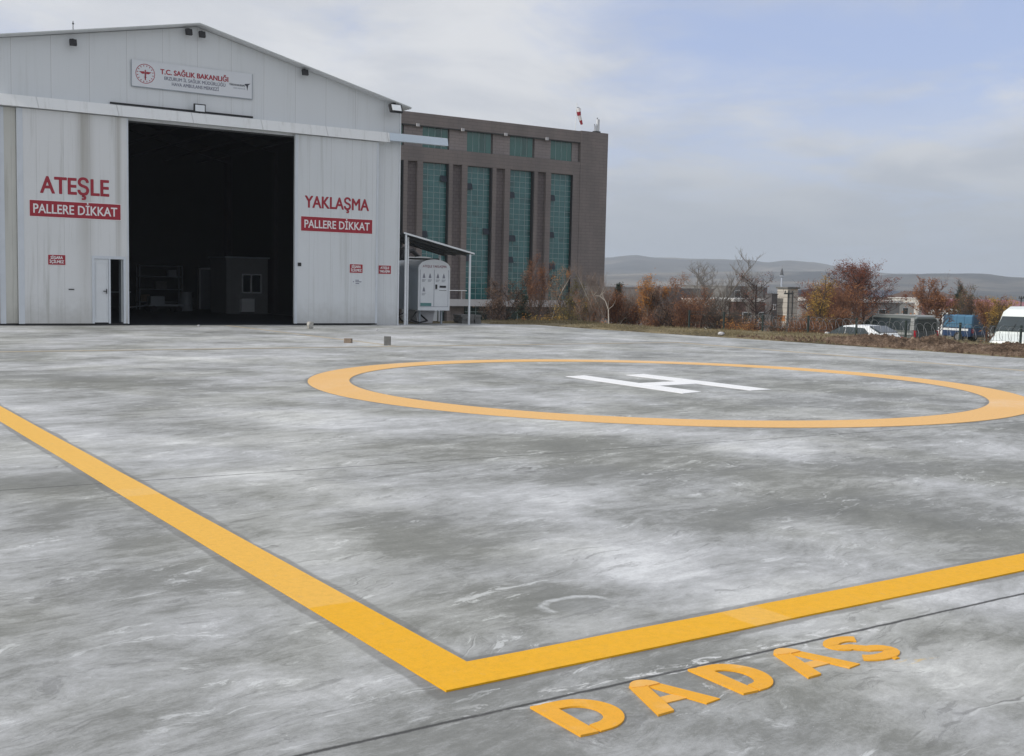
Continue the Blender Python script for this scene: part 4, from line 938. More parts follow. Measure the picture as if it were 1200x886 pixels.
wall_with('flat_roofed_shed', 'grey shed with a bleached flat roof edge behind the grey van', 119.4, 128.8, 100, 110, -4, .15, greyw, snow, [(121, -1.8, 1.4, 1.1), (124.5, -1.8, 1.4, 1.1)], .2, .3)
wall_with('annex', 'small cream annex between grey shed and warehouse', 130.5, 134.5, 102, 108, -4, .05, palew, snow, [(132, -1.6, 1.2, 1.1)], .1, .15)
wall_with('plum_roofed_hall', 'long low hall with a plum-coloured sheet roof at the right edge', 203, 226, 140, 152, -5, -.9, mat('plum wall', (.20, .12, .13), .8), pinkr, [(206+i*4, -2.8, 2.0, 1.1) for i in range(4)], .4, .2, 1.35)
wall_with('plum_ridge_cover', 'pale strip-roofed building just behind the plum-coloured hall', 210, 224, 158, 166, -5, .25, palew, snow, [(213, -1.5, 1.2, 1.2)], .2, .2)
wall_with('white_container_house', 'white container hut between the blue pickup and the white van', 100.0, 103.5, 67.5, 70, -3.2, -.45, mat('white container', (.66, .66, .66), .6), snow, [(101, -1.8, 1.4, .8)], .1, .12)
# minaret far off
t_ = thing('minaret', 'distant slender minaret with a dark conical cap above the concrete tower', 'minaret', (654.6, 617.6, -8))
g = MB(); g.tube([(0, 0, 0), (0, 0, 19)], [.75, .65], 12); g.tube([(0, 0, 18.6), (0, 0, 19.6)], [.7, 1.9], 12); g.tube([(0, 0, 19.6), (0, 0, 20.3)], 1.9, 12); g.tube([(0, 0, 20.6), (0, 0, 22.3)], .8, 12); g.build('shaft', mat('haze-toned minaret', (.36, .40, .47), .9), t_, world=False)  # shaft colour made pale and bluish, distance haze painted in
g = MB(); g.tube([(0, 0, 20.3), (0, 0, 21.2), (0, 0, 23.8), (0, 0, 26)], [1.9, 1.3, .9, .12], 12); g.build('cone_cap', M['black'], t_, world=False)
g = MB(); g.tube([(0, 0, 25.5), (0, 0, 28)], .16, 6); g.build('finial', M['wire'], t_, world=False)
# far town roofs, real houses a long way off
rnd = random.Random(77); cols = [palew, greyw, mat('cream wall', (.42, .38, .31), .9), mat('rose wall', (.34, .24, .22), .9)]; roofs = [mat('clay roof', (.22, .09, .06), .9), greyw, brownr, snow]
labs = ['cream', 'grey', 'tan', 'rose']; rl = ['clay', 'grey', 'brown', 'bleached']; wh = 0
for i in range(16):
    a = .66 + .37*i/16 + rnd.uniform(-.006, .006); d_ = rnd.uniform(420, 900); x, y = math.sin(a)*d_, math.cos(a)*d_; W_ = rnd.uniform(9, 22); H_ = rnd.uniform(3, 6.5); ci, ri = i % 4, (i*7+i//4) % 4
    wall_with('distant_house', '%s walled distant house with a %s roof in the hazy town below the hills' % (labs[ci], rl[ri]), x-W_/2, x+W_/2, y, y+10, -8, -8+H_, cols[ci], roofs[ri], [(x-W_/2+1.2+k_*3.2, -8+H_*.45, 1.6, 1.5) for k_ in range(int(W_//3.4))], .4, .2, rnd.choice((0, 1.4, 2)), group='distant town houses')

# ------------------------------------------------------------------ soil mounds, grass
def mound(x0, x1, y0, y1, hgt, seed, lab, axis_rot=0):
    g = MB(); NX, NY = 70, 90; cx_, cy_ = (x0+x1)/2, (y0+y1)/2
    for j in range(NY+1):
        for i in range(NX+1):
            a, b_ = -1+2*i/NX, -1+2*j/NY; x, y = cx_+a*(x1-x0)/2, cy_+b_*(y1-y0)/2
            r = math.hypot(a, b_); f = max(0, 1-r*r)**.7
            n1 = noise.fractal(Vector((x*1.3, y*1.3, seed)), .6, 2.1, 5); n2 = abs(noise.fractal(Vector((x*4.5, y*4.5, seed+7)), .6, 2, 3))
            z = gz(x, y)-.06 + (f*hgt*(1+.8*n1)+ .13*n2*min(1, f*3) + .06*min(1, f*3))
            g.v.append((x, y, z))
    g.f = [(j*(NX+1)+i, j*(NX+1)+i+1, (j+1)*(NX+1)+i+1, (j+1)*(NX+1)+i) for j in range(NY) for i in range(NX)]; g.mi = [0]*len(g.f)
    return tag(g.build('soil_heap', M['soil'], smooth=True), lab, 'soil heap', 'dug soil heaps along the edge of the apron')
mound(27.0, 29.4, 20.6, 24.6, .17, 1, 'stony brown soil heap in front of the white hatchback')
mound(28.0, 30.2, 20.6, 22.0, .20, 2, 'dark rounded clod of earth in front of the blue pickup')
mound(27.1, 30.6, 15.5, 20.7, .13, 3, 'wide brown soil heap in front of the large white van')
mound(27.0, 28.3, 18.2, 22.4, .05, 4, 'low scattered strip of soil along the concrete edge between the bigger heaps')
mound(27.2, 29.4, 9.5, 15.9, .22, 5, 'brown soil heap at the right edge beyond the slab')
# clods: nobody could count them
g = MB(); rnd = random.Random(5)
for i in range(700):
    x = 26.8+abs(rnd.gauss(0, 1.5)); y = rnd.uniform(10, 27.5)
    if x > 31: continue
    sz = rnd.uniform(.02, .075); z = gz(x, y)+.02
    ang = rnd.uniform(0, 3)
    vs = [(x+math.cos(ang+k_*math.pi/2)*sz*rnd.uniform(.7, 1.2), y+math.sin(ang+k_*math.pi/2)*sz*rnd.uniform(.7, 1.2), z-.02) for k_ in range(4)]+[(x+rnd.uniform(-.3, .3)*sz, y+rnd.uniform(-.3, .3)*sz, z+sz*1.1)]
    g.addf(vs, [(0, 1, 4), (1, 2, 4), (2, 3, 4), (3, 0, 4)])
tag(g.build('soil_clods', M['soil']), kind='stuff')
g = MB(); rnd = random.Random(9)
def blade(x, y, hgt):
    z = gz(x, y)-.02; a = rnd.uniform(0, 6.28); w_ = rnd.uniform(.006, .016); lx, ly = rnd.gauss(0, .35)*hgt, rnd.gauss(0, .35)*hgt
    g.addf([(x-math.cos(a)*w_, y-math.sin(a)*w_, z), (x+math.cos(a)*w_, y+math.sin(a)*w_, z), (x+lx, y+ly, z+hgt)], [(0, 1, 2)])
for i in range(52000):
    if rnd.random() < .62: x = 26.5+rnd.random()**1.3*8.5; y = rnd.uniform(14, 44)
    else: x = rnd.uniform(24.2, 35); y = 38+rnd.random()**1.1*6
    if x < 26.75 and y < 37.9: continue
    if x < 31 and y < 23.5 and rnd.random() < .85: continue
    den = noise.noise(Vector((x*.8, y*.8, 3)))
    if den < -.15 and rnd.random() < .7: continue
    blade(x, y, rnd.uniform(.03, .10)*(1+.9*max(0, den)))
for i in range(9000):
    x = rnd.uniform(34, 47); y = rnd.uniform(24, 60); blade(x, y, rnd.uniform(.1, .35))
tag(g.build('dry_grass', M['grass']), kind='stuff')

# ------------------------------------------------------------------ fence
FX = 38.0; posts = [19.2, 21.7, 24.2, 26.7, 29.15, 31.6, 34.2, 36.9, 39.4, 41.8]
t_ = thing('wire_fence', 'wire fence with dark green posts and razor wire coils before the parked vehicles', 'fence', (FX, 30, -1.4))
for py in posts: g = MB(); g.box(FX-.032, FX+.032, py-.032, py+.032, -1.7, .50); g.build('post', M['fencegreen'], t_)
g = MB()
for zz in (-1.3, -.9, -.5, -.1, .3, .45): g.tube([(FX, 17, zz), (FX, 42, zz)], .006, 4)
yy = 17
while yy < 42: g.tube([(FX, yy, -1.4), (FX, yy, .45)], .004, 3); yy += .12
g.build('wire_mesh', M['fencegreen'], t_)
def coil(y0, y1, zc, rad, pitch, xo=0):
    g = MB(); n_ = int((y1-y0)/pitch*14); pts = []
    for i in range(n_):
        a = 2*math.pi*i/14; pts.append((FX+xo+rad*math.cos(a)*(1+.08*math.sin(i*.37)), y0+pitch*i/14+.10*math.sin(a+.5), zc+rad*math.sin(a)+.03*math.sin(i*.11)))
    g.tube(pts, .0065, 4); return g
coil(20, 37.5, .17, .26, .36, -.12).build('razor_wire_coil', M['wire'], t_)
coil(19, 31, -.55, .36, .42, -.45).build('razor_wire_coil', M['wire'], t_)

# ------------------------------------------------------------------ vehicles (local frame: x forward, y left, z up, origin on the ground at mid length)
def loft(secs):
    """secs: (x, zb, zbelt, zroof, hw, hwbelt, hwroof)"""
    g = MB(); n_ = 12
    for x, zb, zm, zr, hw, hb, hr in secs:
        c_ = min(.10, (zr-zm)*.5+.01)
        half = [(hw*.90, zb), (hw, zb+.12), (hw+.01, (zb+zm)/2), (hb, zm), (hr+(hb-hr)*.25, zr-c_*1.2), (hr-.10, zr)]
        g.v += [(x, y, z) for y, z in half]+[(x, -y, z) for y, z in half[::-1]]
    for k_ in range(len(secs)-1):
        for i in range(n_): g.f.append((k_*n_+i, k_*n_+(i+1) % n_, (k_+1)*n_+(i+1) % n_, (k_+1)*n_+i)); g.mi.append(0)
    g.f.append(tuple(range(n_))); g.mi.append(0); g.f.append(tuple((len(secs)-1)*n_+i for i in range(n_))[::-1]); g.mi.append(0)
    return g
def wheels(t_, xs_, hw, r):
    for x in xs_:
        for s_ in (1, -1):
            g = MB(); g.tube([(x, s_*(hw-.20), r), (x, s_*(hw-.18), r), (x, s_*(hw+.0), r), (x, s_*(hw+.015), r)], [r*.9, r, r, r*.92], 20); wh_ = g.build('wheel', M['tyre'], t_, world=False)
            g = MB(); g.tube([(x, s_*(hw+.0), r), (x, s_*(hw+.025), r)], [r*.62, r*.58], 12); g.build('rim', M['rim'], wh_, world=False)
def sidewin(t_, poly, yb, zb, yt, zt, name='side_window'):
    """poly in (x,z); y interpolated between belt and roof, both sides"""
    for s_ in (1, -1):
        f = lambda z: yb+(yt-yb)*(z-zb)/(zt-zb)
        g = MB(); k_ = len(poly)
        g.addf([(x, s_*(f(z)+.03), z) for x, z in poly]+[(x, s_*(f(z)-.02), z) for x, z in poly], [tuple(range(k_)) if s_ < 0 else tuple(range(k_))[::-1]]+[(i, (i+1) % k_, k_+(i+1) % k_, k_+i) for i in range(k_)])
        g.build(name, M['glass'], t_, world=False)
def crossquad(t_, xa_, za_, ha, xb_, zb_, hb, off, name, mt):
    """glass across the body between two cross lines"""
    d_ = Vector((xb_-xa_, 0, zb_-za_)).normalized(); nn = Vector((-d_.z, 0, d_.x)); nn = nn*off if nn.z > 0 else nn*-off
    g = MB(); a = [(xa_, -ha, za_), (xa_, ha, za_), (xb_, hb, zb_), (xb_, -hb, zb_)]
    g.addf([tuple(Vector(p)+nn) for p in a]+[tuple(Vector(p)-nn*1.5) for p in a], [(0, 1, 2, 3), (0, 4, 5, 1), (1, 5, 6, 2), (2, 6, 7, 3), (3, 7, 4, 0)]); return g.build(name, mt, t_, world=False)
def boxp(t_, b_, name, mt): g = MB(); g.box(*b_); return g.build(name, mt, t_, world=False)

def heading(dx_, dy_): return math.atan2(dy_, dx_)
# grey-green passenger van
v = thing('passenger_van', 'grey-green passenger van with dark windows behind the white hatchback', 'van', (54.35, 42.6, -1.62), heading(.10, .995))
body = loft([(2.45, .45, .75, .95, .80, .78, .74), (2.38, .35, .9, 1.08, .90, .87, .80), (1.75, .32, 1.02, 1.22, .95, .93, .86), (.85, .32, 1.08, 1.85, .95, .93, .76), (.55, .32, 1.08, 1.93, .95, .93, .77), (-2.25, .32, 1.08, 1.94, .95, .93, .78), (-2.42, .36, 1.08, 1.86, .94, .91, .75)]).build('body', M['vanpaint'], v, world=False)
sidewin(v, [(1.45, 1.12), (.80, 1.12), (.80, 1.74), (.98, 1.72)], .93, 1.08, .80, 1.85)
sidewin(v, [(.68, 1.12), (-.55, 1.12), (-.55, 1.76), (.68, 1.76)], .93, 1.08, .80, 1.85)
sidewin(v, [(-.63, 1.12), (-2.10, 1.12), (-2.10, 1.76), (-.63, 1.76)], .93, 1.08, .80, 1.85)
crossquad(v, 1.66, 1.29, .80, .90, 1.82, .68, .03, 'windscreen', M['glass'])
boxp(v, (-2.50, -2.425, -.72, .72, 1.10, 1.76), 'rear_window', M['glass'])
boxp(v, (-2.505, -2.425, -.80, .80, .38, 1.06), 'rear_door', mat('shaded van tailgate', (.06, .07, .075), .35))  # darker than the body: the shade on the rear is put into the colour
for s_ in (1, -1):
    boxp(v, (-2.49, -2.36, s_*.84-.07, s_*.84+.07, .75, 1.12), 'tail_light', M['taillight'])
    boxp(v, (-2.36, .70, s_*.965-.012, s_*.965+.012, .86, .98), 'side_moulding', M['vanpale'])
    boxp(v, (-2.44, -2.20, s_*.92-.03, s_*.92+.03, 1.14, 1.80), 'rear_pillar', M['vanpale'])
    boxp(v, (-2.3, .6, s_*.75-.02, s_*.75+.02, 1.93, 1.96), 'roof_rail', M['vanpale'])
boxp(v, (-2.56, -2.42, -.92, .92, .38, .60), 'bumper', M['vanpaint']); boxp(v, (-2.515, -2.506, -.26, .26, .68, .80), 'number_plate', M['whitetext'])
wheels(v, (1.55, -1.50), .93, .33)
# white hatchback
v = thing('hatchback_car', 'white hatchback with tinted glass parked by the fence post', 'car', (42.45, 35.35, -1.40), heading(-.06, 1))
body = loft([(2.05, .45, .60, .68, .70, .68, .60), (1.95, .30, .68, .76, .82, .78, .66), (1.10, .25, .86, .95, .87, .84, .70), (.25, .25, .92, 1.40, .87, .85, .62), (-.35, .25, .93, 1.47, .87, .85, .62), (-1.15, .25, .94, 1.44, .87, .85, .62), (-1.85, .30, .96, 1.14, .85, .82, .66), (-2.02, .40, .90, 1.0, .80, .78, .64)]).build('body', M['carwhite'], v, world=False, smooth=False)
sidewin(v, [(.98, .96), (.02, .97), (.02, 1.36), (.25, 1.34)], .85, .92, .70, 1.40)
sidewin(v, [(-.05, .97), (-1.05, .99), (-1.28, 1.13), (-1.0, 1.34), (-.05, 1.37)], .85, .92, .70, 1.40)
crossquad(v, 1.08, .95, .68, .28, 1.39, .58, .03, 'windscreen', M['glass'])
crossquad(v, -1.20, 1.425, .57, -1.80, 1.168, .66, .03, 'rear_window', M['glass'])
for s_ in (1, -1): boxp(v, (-2.0, -1.80, s_*.76-.08, s_*.76+.08, .78, .98), 'tail_light', M['taillight']); boxp(v, (.80, .95, s_*.93-.08, s_*.93+.06, .96, 1.08), 'wing_mirror', M['carwhite'])
wheels(v, (1.25, -1.25), .86, .31)
# blue pickup with box cover
v = thing('pickup_truck', 'blue pickup with a tall blue tarpaulin cover and pale cab beside the grey van', 'pickup truck', (75.1, 53.7, -2.0), heading(.02, 1))
cab = loft([(2.65, .5, .8, .98, .80, .78, .70), (2.55, .42, .9, 1.06, .88, .86, .76), (1.55, .42, 1.02, 1.14, .91, .89, .80), (.95, .42, 1.05, 1.70, .91, .89, .68), (.15, .42, 1.05, 1.76, .91, .89, .68), (-.05, .42, 1.05, 1.72, .91, .89, .68)]).build('cab', M['carwhite'], v, world=False)
sidewin(v, [(1.32, 1.10), (.10, 1.10), (.10, 1.62), (.98, 1.62)], .89, 1.05, .72, 1.70); crossquad(v, 1.50, 1.14, .72, .98, 1.68, .62, .03, 'windscreen', M['glass'])
g = MB(); g.box(-2.55, -.06, -.90, .90, .45, 1.10); bed = g.build('cargo_bed', M['bluepaint'], v, world=False)
for s_ in (1, -1): boxp(v, (-2.3, -.10, s_*.908-.006, s_*.908+.006, .86, 1.02), 'bed_stripe', M['carwhite'])
g = MB(); g.prism([(-.92, 1.102), (.92, 1.102), (.90, 1.90), (.78, 2.02), (-.78, 2.02), (-.90, 1.90)], 'x', -2.60, -.10); g.build('box_cover', M['tarp'], v, world=False)
g = MB()
for xx in (-2.58, -1.95, -1.3, -.7, -.14): g.prism([(-.935, 1.11), (.935, 1.11), (.915, 1.91), (.79, 2.035), (-.79, 2.035), (-.915, 1.91)], 'x', xx, xx+.03)
g.build('cover_hoop', mat('tarp seam', (.04, .10, .18), .6), v, world=False)
boxp(v, (-2.63, -2.605, -.80, .80, 1.2, 1.92), 'cover_flap', mat('dark tarp flap', (.035, .09, .16), .6)); boxp(v, (-2.64, -2.56, -.86, .86, .50, 1.05), 'tailgate', M['bluepaint'])
for s_ in (1, -1): boxp(v, (-2.66, -2.55, s_*.80-.06, s_*.80+.06, .70, 1.0), 'tail_light', M['taillight'])
boxp(v, (-2.75, -2.60, -.85, .85, .42, .56), 'bumper', M['dark']); wheels(v, (1.75, -1.45), .90, .38)
# large white van facing the camera
def big_van(lab, loc, hd, group=None, name='panel_van'):
    v = thing(name, lab, 'van', loc, hd, group)
    loft([(2.75, .45, .85, .98, .85, .83, .76), (2.68, .35, 1.0, 1.15, .95, .93, .86), (1.90, .32, 1.25, 1.42, 1.0, .97, .88), (1.25, .32, 1.32, 2.18, 1.0, .98, .80), (.95, .32, 1.32, 2.42, 1.0, .98, .80), (.4, .32, 1.32, 2.52, 1.0, .98, .82), (-2.7, .32, 1.32, 2.52, 1.0, .98, .84), (-2.8, .36, 1.32, 2.44, .98, .96, .80)]).build('body', M['vanwhite'], v, world=False)
    crossquad(v, 1.83, 1.51, .87, 1.32, 2.10, .78, .03, 'windscreen', M['glass'])
    sidewin(v, [(1.65, 1.40), (.55, 1.36), (.55, 1.96), (1.18, 1.96)], .98, 1.32, .86, 2.3)
    boxp(v, (2.70, 2.79, -.6, .6, .60, .84), 'grille', M['black']); boxp(v, (2.6, 2.84, -.95, .95, .35, .58), 'bumper', M['dark'])
    for s_ in (1, -1): boxp(v, (2.45, 2.74, s_*.78-.12, s_*.78+.12, .80, 1.0), 'headlight', M['lampglass']); boxp(v, (1.40, 1.55, s_*1.12-.10, s_*1.12+.10, 1.40, 1.72), 'wing_mirror', M['black'])
    g = MB()
    for s_ in (1, -1): g.tube([(1.87, s_*.25, 1.53), (1.62, s_*.02+.15*s_, 1.82)], .012, 4)
    g.build('wiper', M['black'], v, world=False)
    wheels(v, (1.75, -1.6), .98, .35); return v
big_van('large white van facing the camera at the right edge behind the soil heap', (44.60, 28.00, -1.42), heading(-.95, -.32))
big_van('white high-roofed van parked far behind the grey passenger van', (84.0, 60.5, -2.25), heading(.2, 1))
v = big_van('white delivery van parked beyond the blue pickup', (86.5, 55.2, -2.3), heading(.1, 1))
v2 = thing('parked_car', 'silver-grey car parked low among the trees before the hospital', 'car', (41.3, 63.0, -2.35), heading(1, .1))
loft([(2.1, .4, .62, .70, .72, .70, .62), (1.95, .3, .72, .80, .84, .8, .68), (1.05, .25, .88, .97, .87, .84, .70), (.3, .25, .93, 1.40, .87, .85, .62), (-.9, .25, .93, 1.43, .87, .85, .62), (-1.6, .25, .95, 1.05, .87, .84, .68), (-2.1, .35, .9, .98, .82, .8, .66)]).build('body', mat('silver paint', (.45, .46, .47), .3, .3), v2, world=False)
sidewin(v2, [(.95, .97), (-1.2, .99), (-.85, 1.33), (.28, 1.34)], .85, .92, .70, 1.40); crossquad(v2, 1.02, .97, .68, .32, 1.38, .58, .03, 'windscreen', M['glass']); wheels(v2, (1.3, -1.3), .86, .31)

# ------------------------------------------------------------------ trees
def tree(name, lab, cat, x, y, top, spread, bark, leaf, nleaf_, kind='round', seed=1, tr=.07, lsz=.07, group='autumn trees and bushes beyond the apron', stems=1, lean=(0, 0), base_clear=.25, levels=3):
    rnd = random.Random(seed); z0 = gz(x, y)-.1; H = (top-z0)*1.08; nleaf = int(nleaf_*2.1)
    t_ = thing(name, lab, cat, (x, y, z0), 0, group); g = MB(); tips = []
    def br(p, d, L, r, lv, upb):
        n_ = 4 if lv < 2 else 3; pts = [p.copy()]; rad = [r]
        for i in range(n_):
            d = (d + Vector((rnd.gauss(0, .16), rnd.gauss(0, .16), rnd.gauss(0, .09)+upb))).normalized()
            p = p + d*L/n_; pts.append(p.copy()); rad.append(r*(1-.72*(i+1)/n_))
        g.tube(pts, rad, 6 if lv == 0 else (4 if lv == 1 else 3), cap=False, mi=0 if lv == 0 else 1)
        if lv >= 2 or (lv == 1 and levels == 2): tips.extend(pts[1:])
        return pts, d
    def sub(pts, d0, L, r, lv):
        if lv > levels: return
        cnt = {1: 18, 2: 8, 3: 5}[lv]
        for i in range(cnt):
            t0 = (base_clear if lv == 1 else .2) + (1-(base_clear if lv == 1 else .2))*(i+rnd.random())/cnt
            t0 = min(t0, .99); k_ = t0*(len(pts)-1); a = int(k_); p = pts[a].lerp(pts[a+1], k_-a)
            ang = rnd.uniform(0, 6.283)
            if kind == 'conifer':
                d = Vector((math.cos(ang), math.sin(ang), -.12 if lv == 1 else 0)); l2 = (spread*(1.05-t0) if lv == 1 else L*.4)
            elif kind == 'poplar': d = Vector((math.cos(ang), math.sin(ang), 1.7)); l2 = (H*.30*(1.15-t0*.6) if lv == 1 else L*.45)
            elif kind == 'wide': d = Vector((math.cos(ang), math.sin(ang), .45)); l2 = (spread*(1.15-.55*t0)*rnd.uniform(.7, 1.1) if lv == 1 else L*.45*rnd.uniform(.7, 1.2))
            else: d = Vector((math.cos(ang), math.sin(ang), .85)); l2 = (spread*(1.2-.65*t0)*rnd.uniform(.7, 1.15) if lv == 1 else L*.45*rnd.uniform(.7, 1.2))
            d = (d.normalized()*.8 + (d0*.35 if lv > 1 else Vector((0, 0, 0)))).normalized()
            q_, dd = br(p, d, l2, max(.004, r*(.40 if lv == 1 else .42)*(1.1-.4*t0)), lv, .05 if kind != 'conifer' else -.01)
            sub(q_, dd, l2, r*(.5 if lv == 1 else .5), lv+1)
    for s_ in range(stems):
        a = rnd.uniform(0, 6.28); off = Vector((math.cos(a), math.sin(a), 0))*(.12 if stems > 1 else 0)*stems**.5
        d = Vector((lean[0]+off.x*.9, lean[1]+off.y*.9, 1)).normalized(); hh = H*(1 if s_ == 0 else rnd.uniform(.6, .95))
        pts, dd = br(off*1.2, d, hh*.93, tr*(1 if s_ == 0 else .75), 0, .04); sub(pts, dd, hh, tr*.8, 1)
    g.build('trunk', [bark, M['twig'] if bark == M['birchbark'] else bark], t_, world=False)
    if nleaf and leaf:
        c = MB()
        cl = [rnd.choice(tips) for _ in range(max(8, nleaf//22))]
        for i in range(nleaf):
            p = rnd.choice(cl) if rnd.random() < .75 else rnd.choice(tips); q_ = p + Vector((rnd.gauss(0, .11), rnd.gauss(0, .11), rnd.gauss(0, .10)))
            a = Vector((rnd.gauss(0, 1), rnd.gauss(0, 1), rnd.gauss(0, 1))).normalized(); b_ = a.orthogonal().normalized(); s2 = lsz*rnd.uniform(.35, .95)
            c.addf([q_-a*s2, q_+b_*s2*.55, q_+a*s2, q_-b_*s2*.55], [(0, 1, 2, 3)])
        c.build('crown', leaf, t_, world=False)
    return t_
T = tree
T('shrub_tree', 'dark brown-green thin-leaved tree nearest the canopy, left of the small fir', 'tree', 33.6, 52.3, 2.15, 1.15, M['darkbark'], M['lf_brown'], 1900, 'round', 1, .05, .06, stems=3)
T('fir_tree', 'small dark fir in front of the hospital ledge', 'tree', 36.8, 54.8, 1.1, .75, M['darkbark'], M['lf_dark'], 2200, 'conifer', 2, .05, .06, base_clear=.08)
T('poplar_tree', 'slender reddish-orange poplar in front of the hospital glass', 'tree', 40.6, 58.4, 2.75, .7, M['redbark'], M['lf_rust'], 1500, 'poplar', 3, .05, .05, stems=2)
T('birch_tree', 'thin white-stemmed birch just right of the orange poplar', 'tree', 39.3, 55.3, 2.35, .6, M['birchbark'], M['lf_orange'], 260, 'poplar', 4, .032, .05)
T('bare_tree', 'tall thin brown bare tree in front of the hospital corner', 'tree', 43.4, 60.2, 2.35, 1.2, M['bark'], M['lf_brown'], 700, 'round', 5, .055, .05, stems=2)
T('bush', 'yellow-green bush below the poplar', 'bush', 34.0, 48.5, -.35, .9, M['bark'], M['lf_yellow'], 1300, 'round', 6, .03, .05, stems=5, base_clear=.05)
T('bush', 'olive bush right of the yellow-green bush', 'bush', 36.5, 49.3, -.05, 1.0, M['bark'], M['lf_olive'], 1500, 'round', 7, .03, .05, stems=5, base_clear=.05)
T('bush', 'orange low bush at the foot of the reddish poplar', 'bush', 32.0, 47.5, -.45, .8, M['redbark'], M['lf_orange'], 800, 'round', 8, .03, .05, stems=5, base_clear=.05)
T('shrub_tree', 'olive-brown leafy tree left of the white birches', 'tree', 39.7, 52.9, 1.35, 1.2, M['bark'], M['lf_olive'], 2000, 'round', 9, .05, .06, stems=3)
T('birch_tree', 'white birch with three leaning trunks at the hospital corner', 'tree', 37.6, 49.3, 1.0, .75, M['birchbark'], M['lf_rust'], 700, 'poplar', 10, .032, .05, stems=4, lean=(-.03, .03))
T('birch_tree', 'tall bare white birch standing beside the hospital edge', 'tree', 40.9, 51.8, 2.75, .95, M['birchbark'], M['lf_brown'], 350, 'poplar', 11, .036, .045, stems=4)
T('shrub_tree', 'rust-brown leafy tree behind the tall white birch', 'tree', 41.8, 52.0, 1.2, 1.2, M['redbark'], M['lf_rust'], 1900, 'round', 12, .045, .06, stems=3)
T('fir_tree', 'dark fir between the birches and the orange tree', 'tree', 50.2, 62.3, 1.7, 1.1, M['darkbark'], M['lf_dark'], 3200, 'conifer', 13, .07, .08, base_clear=.08)
T('autumn_tree', 'bright orange tree right of the dark fir', 'tree', 42.3, 50.6, 1.75, .8, M['birchbark'], M['lf_orange'], 2600, 'poplar', 14, .034, .06, stems=3)
T('autumn_tree', 'orange-brown birch with white stem left of the dark building', 'tree', 42.9, 50.0, 2.10, .75, M['birchbark'], M['lf_rust'], 1500, 'poplar', 15, .034, .055, stems=2)
T('shrub_tree', 'dark brown tangled tree in front of the dark building', 'tree', 41.2, 46.4, 1.05, 1.3, M['darkbark'], M['lf_brown'], 2000, 'round', 16, .04, .055, stems=4)
T('bare_tree', 'tall bare grey tree spreading above the dark building', 'tree', 51.5, 54.6, 3.85, 1.8, M['greybark'], None, 0, 'round', 17, .085, .05, stems=2)
T('bare_tree', 'bare grey tree leaning left with long arching branches', 'tree', 52.4, 56.0, 2.9, 2.0, M['greybark'], None, 0, 'wide', 18, .075, .05, lean=(-.28, .30))
T('shrub_tree', 'reddish-brown twiggy tree in front of the pale shed', 'tree', 40.5, 44.2, 1.15, 1.35, M['redbark'], M['lf_rust'], 1300, 'round', 19, .04, .05, stems=5)
T('bare_tree', 'short bare brown tree in front of the pale shed', 'tree', 43.5, 45.8, 1.8, 1.3, M['bark'], M['lf_brown'], 300, 'round', 20, .05, .05, stems=4)
T('bare_tree', 'black crooked bare tree in front of the brick building', 'tree', 44.1, 43.5, 1.95, 1.7, M['darkbark'], M['lf_red'], 350, 'wide', 21, .075, .05)
T('bush', 'orange grass-like bush under the black crooked tree', 'bush', 41.0, 41.2, -.35, 1.0, M['redbark'], M['lf_orange'], 1300, 'round', 22, .03, .05, stems=5, base_clear=.05)
T('bush', 'brown bush between fence posts before the brick building', 'bush', 43.6, 41.0, -.2, 1.1, M['bark'], M['lf_rust'], 1200, 'round', 23, .03, .05, stems=5, base_clear=.05)
T('autumn_tree', 'yellow-orange tree just right of the concrete tower', 'tree', 45.6, 41.0, 2.0, 1.1, M['bark'], M['lf_yellow'], 1500, 'round', 24, .055, .055, stems=2)
T('autumn_tree', 'large dark red-leaved tree with tangled twigs left of the white hatchback', 'tree', 54.6, 46.9, 2.75, 2.9, M['darkbark'], M['lf_red'], 6500, 'wide', 25, .085, .06, stems=2)
T('autumn_tree', 'rust-coloured spreading tree above the front of the grey van', 'tree', 57.6, 47.2, 2.6, 2.7, M['darkbark'], M['lf_red'], 4200, 'wide', 26, .075, .06)
T('autumn_tree', 'russet undergrowth tree between tower and hatchback', 'tree', 48.0, 42.3, .55, 1.3, M['redbark'], M['lf_rust'], 2400, 'round', 27, .035, .055, stems=5, base_clear=.05)
T('bush', 'orange-red bush behind the razor wire left of the hatchback', 'bush', 41.6, 37.6, -.1, 1.1, M['redbark'], M['lf_rust'], 1700, 'round', 28, .03, .05, stems=5, base_clear=.05)
T('autumn_tree', 'orange leafed tree rising behind the back of the grey van', 'tree', 68.6, 50.1, 2.1, 1.9, M['redbark'], M['lf_rust'], 2600, 'round', 29, .08, .08, stems=3)
T('pine_tree', 'dark sparse pine top right of the orange tree', 'tree', 89.9, 63.3, 2.6, 1.2, M['darkbark'], M['lf_dark'], 700, 'conifer', 30, .08, .09, base_clear=.55)
T('shrub_tree', 'olive-yellow tree behind the blue pickup', 'tree', 79.8, 55.8, 1.1, 1.7, M['bark'], M['lf_olive'], 2000, 'round', 31, .07, .08, stems=3)
T('bare_tree', 'bare brown tree right of the blue pickup', 'tree', 78.2, 53.8, 2.2, 1.5, M['bark'], M['lf_rust'], 600, 'round', 32, .07, .06, stems=3)
T('autumn_tree', 'golden bush-like tree before the plum-coloured hall', 'tree', 67.0, 43.7, .95, 1.3, M['bark'], M['lf_yellow'], 2200, 'round', 33, .06, .07, stems=4)
T('autumn_tree', 'brown-orange tree left of the large white van', 'tree', 72.5, 48.6, .9, 1.5, M['redbark'], M['lf_rust'], 2400, 'round', 34, .06, .07, stems=4)
